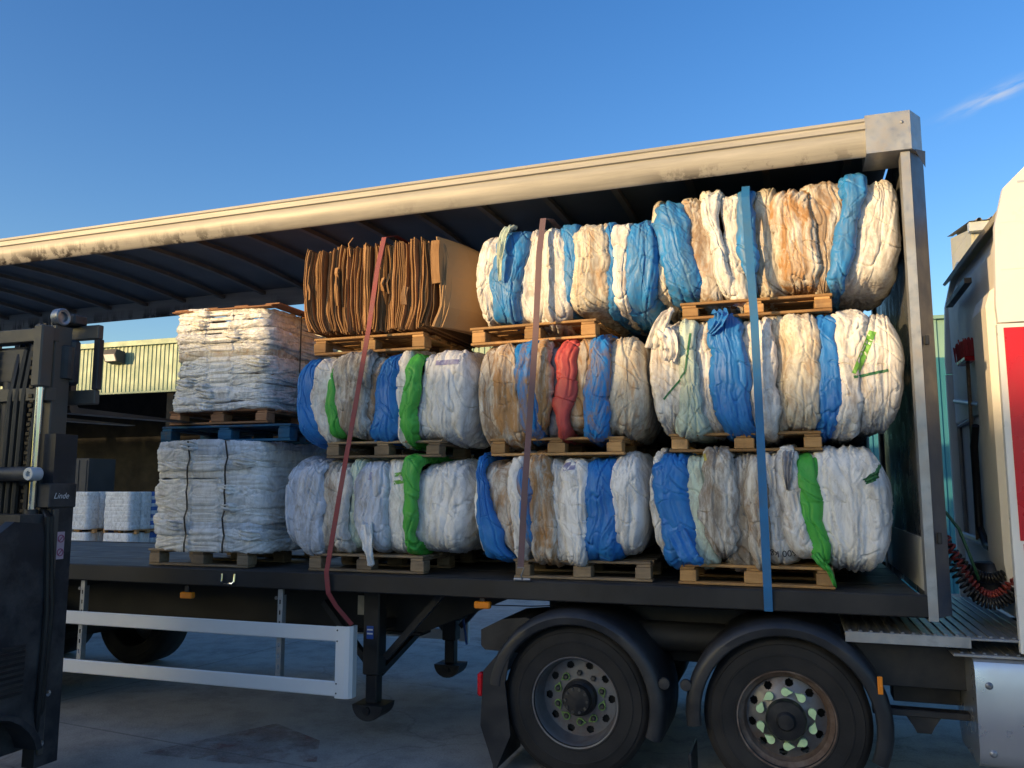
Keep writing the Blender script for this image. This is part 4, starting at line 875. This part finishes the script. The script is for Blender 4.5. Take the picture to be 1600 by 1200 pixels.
# ------------------------------------------------------------------ forklift
FX = -5.93
FK = thing('forklift', (FX, -2.6, GZ), 'dark forklift at the left with raised mast, facing the trailer', 'forklift')
my = -1.33
for s in (-1, 1):
    cx = FX+s*.47
    obj('outer_mast', MB().prism([(cx-.05, my-.09), (cx+.05, my-.09), (cx+.05, my-.065), (cx-.015, my-.065), (cx-.015, my+.065), (cx+.05, my+.065), (cx+.05, my+.09), (cx-.05, my+.09)] if s < 0 else [(cx+.05, my-.09), (cx-.05, my-.09), (cx-.05, my-.065), (cx+.015, my-.065), (cx+.015, my+.065), (cx-.05, my+.065), (cx-.05, my+.09), (cx+.05, my+.09)], 2, .12, 2.25), M['flt'], FK)
    ix = FX+s*.39
    im = obj('inner_mast', MB().box(ix-.035, ix+.035, my-.06, my+.08, .9, 3.0, .006), M['fltwarmlit'], FK)
    obj('rod_shroud', B(ix-.02, ix+.06, my-.19, my-.09, 2.56, 2.98, .01), M['fltwarmlit'], im)
    rl = obj('mast_roller', MB().lathe([(.0, -.03), (.055, -.03), (.06, -.02), (.06, .03), (.052, .035), (.035, .03), (.03, .01), (0, .01)], (ix+s*.02, my-.02, 3.06), 0, 24), M['steel'], im, True)
    obj('roller_bracket', B(ix-.03, ix-.015, my-.05, my+.03, 2.9, 3.11), M['fltwarmlit'], im)
    obj('lift_cylinder', MB().tube([(ix+s*.02, my-.14, .3), (ix+s*.02, my-.14, 1.75)], .042, 14), M['flt'], FK, True)
    obj('lift_rod', MB().tube([(ix+s*.02, my-.14, 1.75), (ix+s*.02, my-.14, 2.90)], .024, 14), M['chrome'], FK, True)
    obj('cylinder_cap', MB().lathe([(0, -.03), (.016, -.03), (.018, -.05), (.040, -.05), (.044, -.04), (.044, .03), (.03, .035), (0, .035)], (ix+s*.09, my-.20, 1.98), 1, 20), M['trim'], FK, True)
    for q in (.12, .17):
        ch = MB(); 
        for k in range(54): ch.box(ix-s*q-.014, ix-s*q+.014, my-.03+.012*(k % 2), my-.01+.012*(k % 2), 1.2+k*.034, 1.228+k*.034, .003)
        obj('lift_chain', ch, M['chain'], FK)
    obj('hydraulic_hose', MB().tube([(ix-s*.08, my-.1, 1.0), (ix-s*.07, my-.1, 2.2), (ix-s*.06, my-.06, 2.85), (ix-s*.10, my+.02, 2.98), (ix-s*.14, my+.06, 2.8), (ix-s*.14, my+.06, 2.3)], .022, 8), M['hoseK'], FK, True)
for z, m in ((2.93, 'fltwarmlit'), (2.52, 'fltwarmlit'), (1.95, 'flt'), (.9, 'flt')): obj('mast_crossbar', B(FX-.46, FX+.43, my-.11, my-.03, z-.045, z+.045), M[m], FK)
obj('tilt_bar', MB().tube([(FX-.3, my-.16, 1.98), (FX+.44, my-.2, 1.98)], .05, 12), M['flt'], FK, True)
obj('center_cylinder', MB().tube([(FX+.02, my-.02, .3), (FX+.02, my-.02, 2.62)], .06, 14), M['flt'], FK, True)
obj('chain_anchor', MB().box(FX-.12, FX+.20, my-.08, my+.05, 2.60, 2.86, .02), M['flt'], FK)
for k, xo in enumerate((.10, .16, .22)):
    obj('hydraulic_hose', MB().tube([(FX+xo, my-.10, .9), (FX+xo+.005, my-.11, 1.8), (FX+xo+.01, my-.10, 2.5), (FX+xo+.02, my-.06, 2.80+.03*k), (FX+xo-.03, my+.0, 2.90), (FX+xo-.10, my+.04, 2.86)], .024, 8), M['hoseK'], FK, True)
for xo in (.30, -.06):
    ch = MB()
    for k in range(54): ch.box(FX+xo-.018, FX+xo+.018, my-.12+.012*(k % 2), my-.10+.012*(k % 2), 1.15+k*.032, 1.177+k*.032, .003)
    obj('lift_chain', ch, M['chain'], FK)
obj('mast_back_plate', B(FX-.30, FX+.30, my+.085, my+.095, .6, 2.45, .003), M['flt'], FK)
# carriage with backrest and forks
cy = -1.16
for z in (2.52, 2.98): obj('carriage_bar', B(FX-.58, FX+.58, cy-.02, cy+.03, z-.05, z+.05, .006), M['fltwarmlit'], FK)
for x in (-.58, -.2, .16, .54): obj('carriage_upright', B(FX+x, FX+x+.05, cy-.018, cy+.032, 2.572, 2.928, .006), M['flt'], FK)
obj('side_shifter', MB().box(FX+.22, FX+.45, cy-.10, cy-.022, 2.60, 2.92, .02).lathe([(.06, 0), (.06, .22), (.045, .23), (0, .23)], (FX+.40, cy-.12, 2.64), 2, 16), M['flt'], FK)
obj('carriage_block', B(FX+.28, FX+.44, cy-.10, cy+.02, 3.03, 3.10, .01), M['flt'], FK)
for x in (-6.42, -5.68):
    prof = [(cy+.03, 2.98), (cy+.075, 2.98), (cy+.08, 2.50), (cy+.11, 2.462), (cy+1.45, 2.452), (cy+1.45, 2.446), (cy+.4, 2.425), (cy+.05, 2.42), (cy+.03, 2.45)]
    obj('fork', MB().prism(prof, 0, x-.06, x+.06), M['forkst'], FK)
for k, (xo, m_) in enumerate(((.505, 'hoseK'), (.53, 'hoseK'))):
    obj('hydraulic_hose', MB().tube([(FX+xo-.1, my-.02-k*.05, 1.76), (FX+xo+.03, my-.10-k*.05, 1.7), (FX+xo+.045, my-.06-k*.06, 1.1), (FX+xo+.05, my-.09-k*.05, .5), (FX+xo, my-.1, .3)], .018, 8), M[m_], FK, True)
obj('mast_rail', B(FX+.521, FX+.54, my-.08, my-.04, .2, 1.75, .004), M['fltwarmlit'], FK)
for z in (.5, 1.05, 1.35): obj('mast_tie', B(FX+.30, FX+.45, my-.10, my-.06, z, z+.07, .006), M['flt'], FK)
# body
obj('front_chassis', MB().prism([(my-.1, .25), (my-.1, .9), (my-.25, 1.15), (-3.9, 1.15), (-4.1, .9), (-4.1, .25)], 0, FX-.5, FX+.48), M['flt'], FK)
sc_ = obj('mast_cover', MB().prism([(FX+.10, my-.3), (FX+.50, my-.3), (FX+.52, my-.12), (FX+.10, my-.12)], 2, .35, 1.72), M['flt'], FK)
obj('side_cover', MB().prism([(-1.40, .28), (-1.38, .95), (-1.44, 1.45), (-1.52, 1.66), (-1.72, 1.68), (-2.4, 1.2), (-2.4, .28)], 0, FX+.485, FX+.56), M['flt'], FK)
for k in range(9): obj('vent_slat', B(FX+.561, FX+.57, -1.75, -1.58, .62+k*.035, .64+k*.035, .002), M['black'], FK)
stp = obj('warning_sticker', B(FX+.521, FX+.525, my-.03, my+.03, 1.42, 1.60, .001), M['pinksticker'], FK)
for z in (1.465, 1.555):
    obj('sticker_ring', MB().lathe([(.026, -.001), (.026, .0012), (.020, .0012), (.020, -.001)], (FX+.526, my, z), 0, 20, True), M['pinkmark'], stp)
    obj('sticker_bar', MB().beam((FX+.5265, my-.016, z-.016), (FX+.5265, my+.016, z+.016), .001, .006), M['pinkmark'], stp)
lt = MB()
for poly in text_polys('Linde', .055, 0, 0, 0, .35): lt.add([(FX+.535, my-.09+p[0], 1.82+p[1]) for p in poly], [tuple(range(len(poly)))])
obj('maker_name', lt, M['white'], FK)
obj('name_panel', B(FX+.42, FX+.532, my-.12, my+.10, 1.76, 1.92, .006), M['flt'], FK)
fw_ = []
for s in (-1, 1):
    wx = FX+s*.42
    w = obj('wheel', MB().lathe([(r, h*s) for r, h in tyre_prof(.22, .33, .18)], (wx, -2.1, GZ+.33), 0, 40, True), M['tyre'], FK, True); obj('rim', MB().lathe([(.18, .2*s), (.12, .17*s), (0, .17*s)], (wx, -2.1, GZ+.33), 0, 24), M['flt'], w)
    vs = []; n = 14; pr = [(.37, 0), (.40, 0), (.40, .34), (.37, .34)]
    for i in range(n):
        a = R(8)+R(150)*i/(n-1)
        for r, h in pr: vs.append((wx+s*h-s*.02, -2.1+r*math.cos(a)*(1.35 if a < R(60) else 1), GZ+.33+r*math.sin(a)*.9))
    obj('fender', MB().add(vs, [(i*4+k, i*4+(k+1) % 4, i*4+4+(k+1) % 4, i*4+4+k) for i in range(n-1) for k in range(4)]+[(0, 1, 2, 3), tuple(range(len(vs)-4, len(vs)))]), M['flt'], FK, True)
    w = obj('wheel', MB().lathe([(r, h*s) for r, h in tyre_prof(.18, .27, .15)], (wx, -3.5, GZ+.27), 0, 32, True), M['tyre'], FK, True)
    obj('guard_post', MB().beam((FX+s*.45, -1.75, 1.1), (FX+s*.42, -2.2, 2.2), .06, .06).beam((FX+s*.42, -2.2, 2.2), (FX+s*.45, -3.6, 2.15), .06, .06).beam((FX+s*.45, -3.6, 2.15), (FX+s*.48, -3.7, 1.1), .06, .06), M['flt'], FK)
obj('counterweight', MB().prism([(-4.1, .2), (-4.15, .9), (-4.0, 1.2), (-3.5, 1.2), (-3.5, .2)], 0, FX-.52, FX+.5), M['red'], FK)
obj('seat', MB().prism([(-3.2, 1.15), (-2.7, 1.15), (-2.7, 1.3), (-3.1, 1.3), (-3.25, 1.8), (-3.35, 1.8)], 0, FX-.25, FX+.25), M['black'], FK)
for z, yq in ((.58, -1.39), (.28, -1.42)): obj('bolt', MB().lathe([(.02, 0), (.02, .012), (0, .014)], (FX+.56, yq, z), 0, 8), M['chrome'], FK)

# ------------------------------------------------------------------ buildings
def corrugated(x0, x1, y, z0, z1, pitch=.20, depth=.035):
    vs = []; n = int((x1-x0)/pitch); k = 0
    for i in range(n):
        for fx, d in ((0, 0), (.45, 0), (.55, -depth), (.90, -depth)):
            vs += [(x0+(i+fx)*pitch, y+d, z0), (x0+(i+fx)*pitch, y+d, z1)]; k += 1
    return MB().add(vs, [(2*i, 2*i+2, 2*i+3, 2*i+1) for i in range(k-1)])
S = thing('open_shed', (-30, 28, GZ), 'long open-fronted shed with pale green corrugated fascia and dark inside', 'building')
sx0, sx1 = -60, -8
obj('fascia', corrugated(sx0, sx1, 20, 5.62, 7.42), M['clad'], S); obj('eaves_trim', B(sx0, sx1, 19.85, 20.06, 7.42, 7.62), M['clad'], S); obj('lower_trim', B(sx0, sx1, 19.93, 20.05, 5.55, 5.62), M['clad'], S)
obj('roof', MB().prism([(20.06, 7.5), (20.06, 7.6), (40, 9.2), (40, 9.1)], 0, sx0, sx1), M['roofsheet'], S)
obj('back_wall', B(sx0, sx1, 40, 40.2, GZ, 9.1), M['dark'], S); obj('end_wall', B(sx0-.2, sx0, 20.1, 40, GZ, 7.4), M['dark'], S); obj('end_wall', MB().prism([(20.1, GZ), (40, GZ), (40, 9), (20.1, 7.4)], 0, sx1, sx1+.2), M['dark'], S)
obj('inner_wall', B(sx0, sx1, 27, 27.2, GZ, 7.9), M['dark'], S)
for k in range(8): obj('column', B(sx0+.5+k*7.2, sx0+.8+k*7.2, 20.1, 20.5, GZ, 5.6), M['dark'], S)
ll = thing('flood_lamp', (-25.75, 19.9, 6.8), 'wedge-shaped floodlight fixed on the corrugated shed fascia', 'lamp')
obj('housing', MB().prism([(19.38, 7.05), (19.45, 7.25), (19.9, 7.2), (19.9, 6.72), (19.5, 6.78)], 0, -26.05, -25.45), M['crate'], ll); obj('lens', MB().add([(-26.0, 19.375, 7.04), (-25.5, 19.375, 7.04), (-25.5, 19.49, 6.79), (-26.0, 19.49, 6.79)], [(0, 1, 2, 3)]), M['white'], ll)
ct = thing('storage_crate', (-24.45, 17.6, GZ), 'dull grey crate stack standing inside the dark shed front', 'crate')
obj('crate_body', B(-25.1, -23.95, 17.0, 18.2, GZ, 2.92), M['crate'], ct)
for k in range(3): obj('crate_slat', B(-25.0+k*.35, -24.72+k*.35, 16.97, 16.998, .1, 2.85), M['crate'], ct)
# pallets of bagged goods far behind
def goods(x, lab1, lab2):
    M.setdefault('yprint', plain('yellow_mark', (.55, .55, .15), .5))
    for k, (zb, hh, lab) in enumerate(((GZ, .32, lab1), (.40, 1.2, lab2))):
        pallet((x+.72, 16.9, zb), 'pallet carrying the '+lab.replace(', under the taller load', ''), 'wood', 0, .138, w=1.4, d=1.1, group='pallets of bagged goods behind the trailer')
        t = thing('bagged_goods', (x+.72, 16.9, zb+.14), lab, 'goods', 'bagged goods behind the trailer'); nl = max(2, int(hh/.11))
        for q in range(nl):
            za, zb2 = q*hh/nl, (q+1)*hh/nl
            for c in range(3):
                me = bag_mesh('sack', [za+.004]*3, [zb2]*3, -.56+random.uniform(-.02, .02), .55, -.70+c*.475, -.70+(c+1)*.475, False, False, 200+q*3+c+k*40, 7, 60, amp=.45, npow=12, flat=True, inset=.02)
                # swap: sack loop is laid out x along depth, so use it turned
                vs_ = np.empty(len(me.vertices)*3, np.float32); me.vertices.foreach_get('co', vs_); vs_ = vs_.reshape(-1, 3)[:, [1, 0, 2]].copy(); me.vertices.foreach_set('co', vs_.ravel()); me.flip_normals(); me.update()
                obj('sack', me, F['fl'] if c == 2 and q % 2 else F['fb'] if c == 2 else F['wc'], t)
        if k: obj('printed_mark', MB().lathe([(0, -.001), (.16, 0), (.16, .01), (0, .01)], (x+.78, 16.28, zb+.8), 1, 20), M['yprint'], t)
goods(-24.3, 'low layer of white sacks at far left, under the taller load', 'white sacks with blue end and yellow mark, far left beside the mast'); goods(-22.55, 'low layer of white sacks next to the left bales, under the taller load', 'white sacks with blue end and yellow mark, beside the left bales')
# teal shed and the white gabled building at right
tb = thing('teal_shed', (6, 16, GZ), 'teal and green clad shed seen between trailer and cab', 'building')
obj('lower_cladding', corrugated(-1.5, 16, 12, GZ, 4.4, .25, .04), M['cladteal'], tb); obj('upper_cladding', corrugated(-1.5, 16, 12.002, 4.4, 5.15, .25, .04), M['cladgreen'], tb); obj('roof', MB().prism([(11.9, 5.15), (11.9, 5.22), (16, 5.35), (20, 5.22), (20, 5.1)], 0, -1.6, 16.1), M['cladgreen'], tb)
obj('side_wall', B(-1.55, -1.45, 12.06, 20, GZ, 5.1), M['cladteal'], tb); obj('side_wall', B(15.95, 16.05, 12.06, 20, GZ, 5.1), M['cladteal'], tb); obj('back_wall', B(-1.5, 16, 20, 20.1, GZ, 5.1), M['cladteal'], tb)
gb = thing('gabled_warehouse', (12, 25.8, GZ), 'pale sunlit warehouse with ribbed roof, above the cab and behind the teal shed', 'building')
gx = 5.15
obj('front_wall', corrugated(gx, 26, 24, GZ, 10.3, .5, .05), M['mottled'], gb); obj('side_wall', B(gx-.1, gx, 24.02, 27.5, GZ, 10.3), M['mottled'], gb); obj('gable', MB().prism([(24.02, 10.3), (27.5, 10.3), (27.5, 11.0)], 0, gx-.1, gx), M['mottled'], gb)
obj('eaves_trim', B(gx-.2, 26, 23.7, 24.0, 10.15, 10.45), M['trim'], gb)
rp = MB()
for i in range(60):
    x0 = gx-.2+i*.37; rp.add([(x0, 23.6, 10.46), (x0+.2, 23.6, 10.46), (x0+.25, 23.6, 10.54), (x0+.32, 23.6, 10.54), (x0+.37, 23.6, 10.46), (x0, 27.6, 11.1), (x0+.2, 27.6, 11.1), (x0+.25, 27.6, 11.18), (x0+.32, 27.6, 11.18), (x0+.37, 27.6, 11.1)], [(k, k+1, k+6, k+5) for k in range(4)])
obj('roof', rp, M['roofsheet'], gb)
obj('back_wall', B(gx, 26, 27.5, 27.6, GZ, 11.0), M['mottled'], gb)
# the warehouse behind the photographer, whose roof line shades the lower half of the load
wb = thing('yard_warehouse', (-8, -60, GZ), 'large warehouse behind the photographer that shades the yard', 'building')
def prof_z(x): return 9.41-(x+31.4)*.115
gab = [(-56.8, GZ), (20, GZ), (20, prof_z(20)), (-56.8, prof_z(-56.8))]
obj('gable_wall', MB().prism(gab, 1, -80, -42), M['brick'], wb)
obj('verge_trim', MB().beam((-56.8, -41.95, prof_z(-56.8)-.05), (20, -41.95, prof_z(20)-.05), .2, .2), M['trim'], wb)
for k in range(3): obj('door', B(-50+k*18, -44+k*18, -42, -41.9, GZ, 4), M['cladteal'], wb)

tw = thing('unseen_shade_block', (-84, -47, GZ), 'unseen block added behind the photographer to shade the far shed', 'building')  # unseen block, added to keep low sun out of the open shed
obj('wall', B(-112, -57, -52, -41.5, GZ, 15.4, c=.05), M['brick'], tw); obj('block_trim', B(-112.1, -56.9, -52.1, -41.4, 15.4, 15.6), M['trim'], tw)
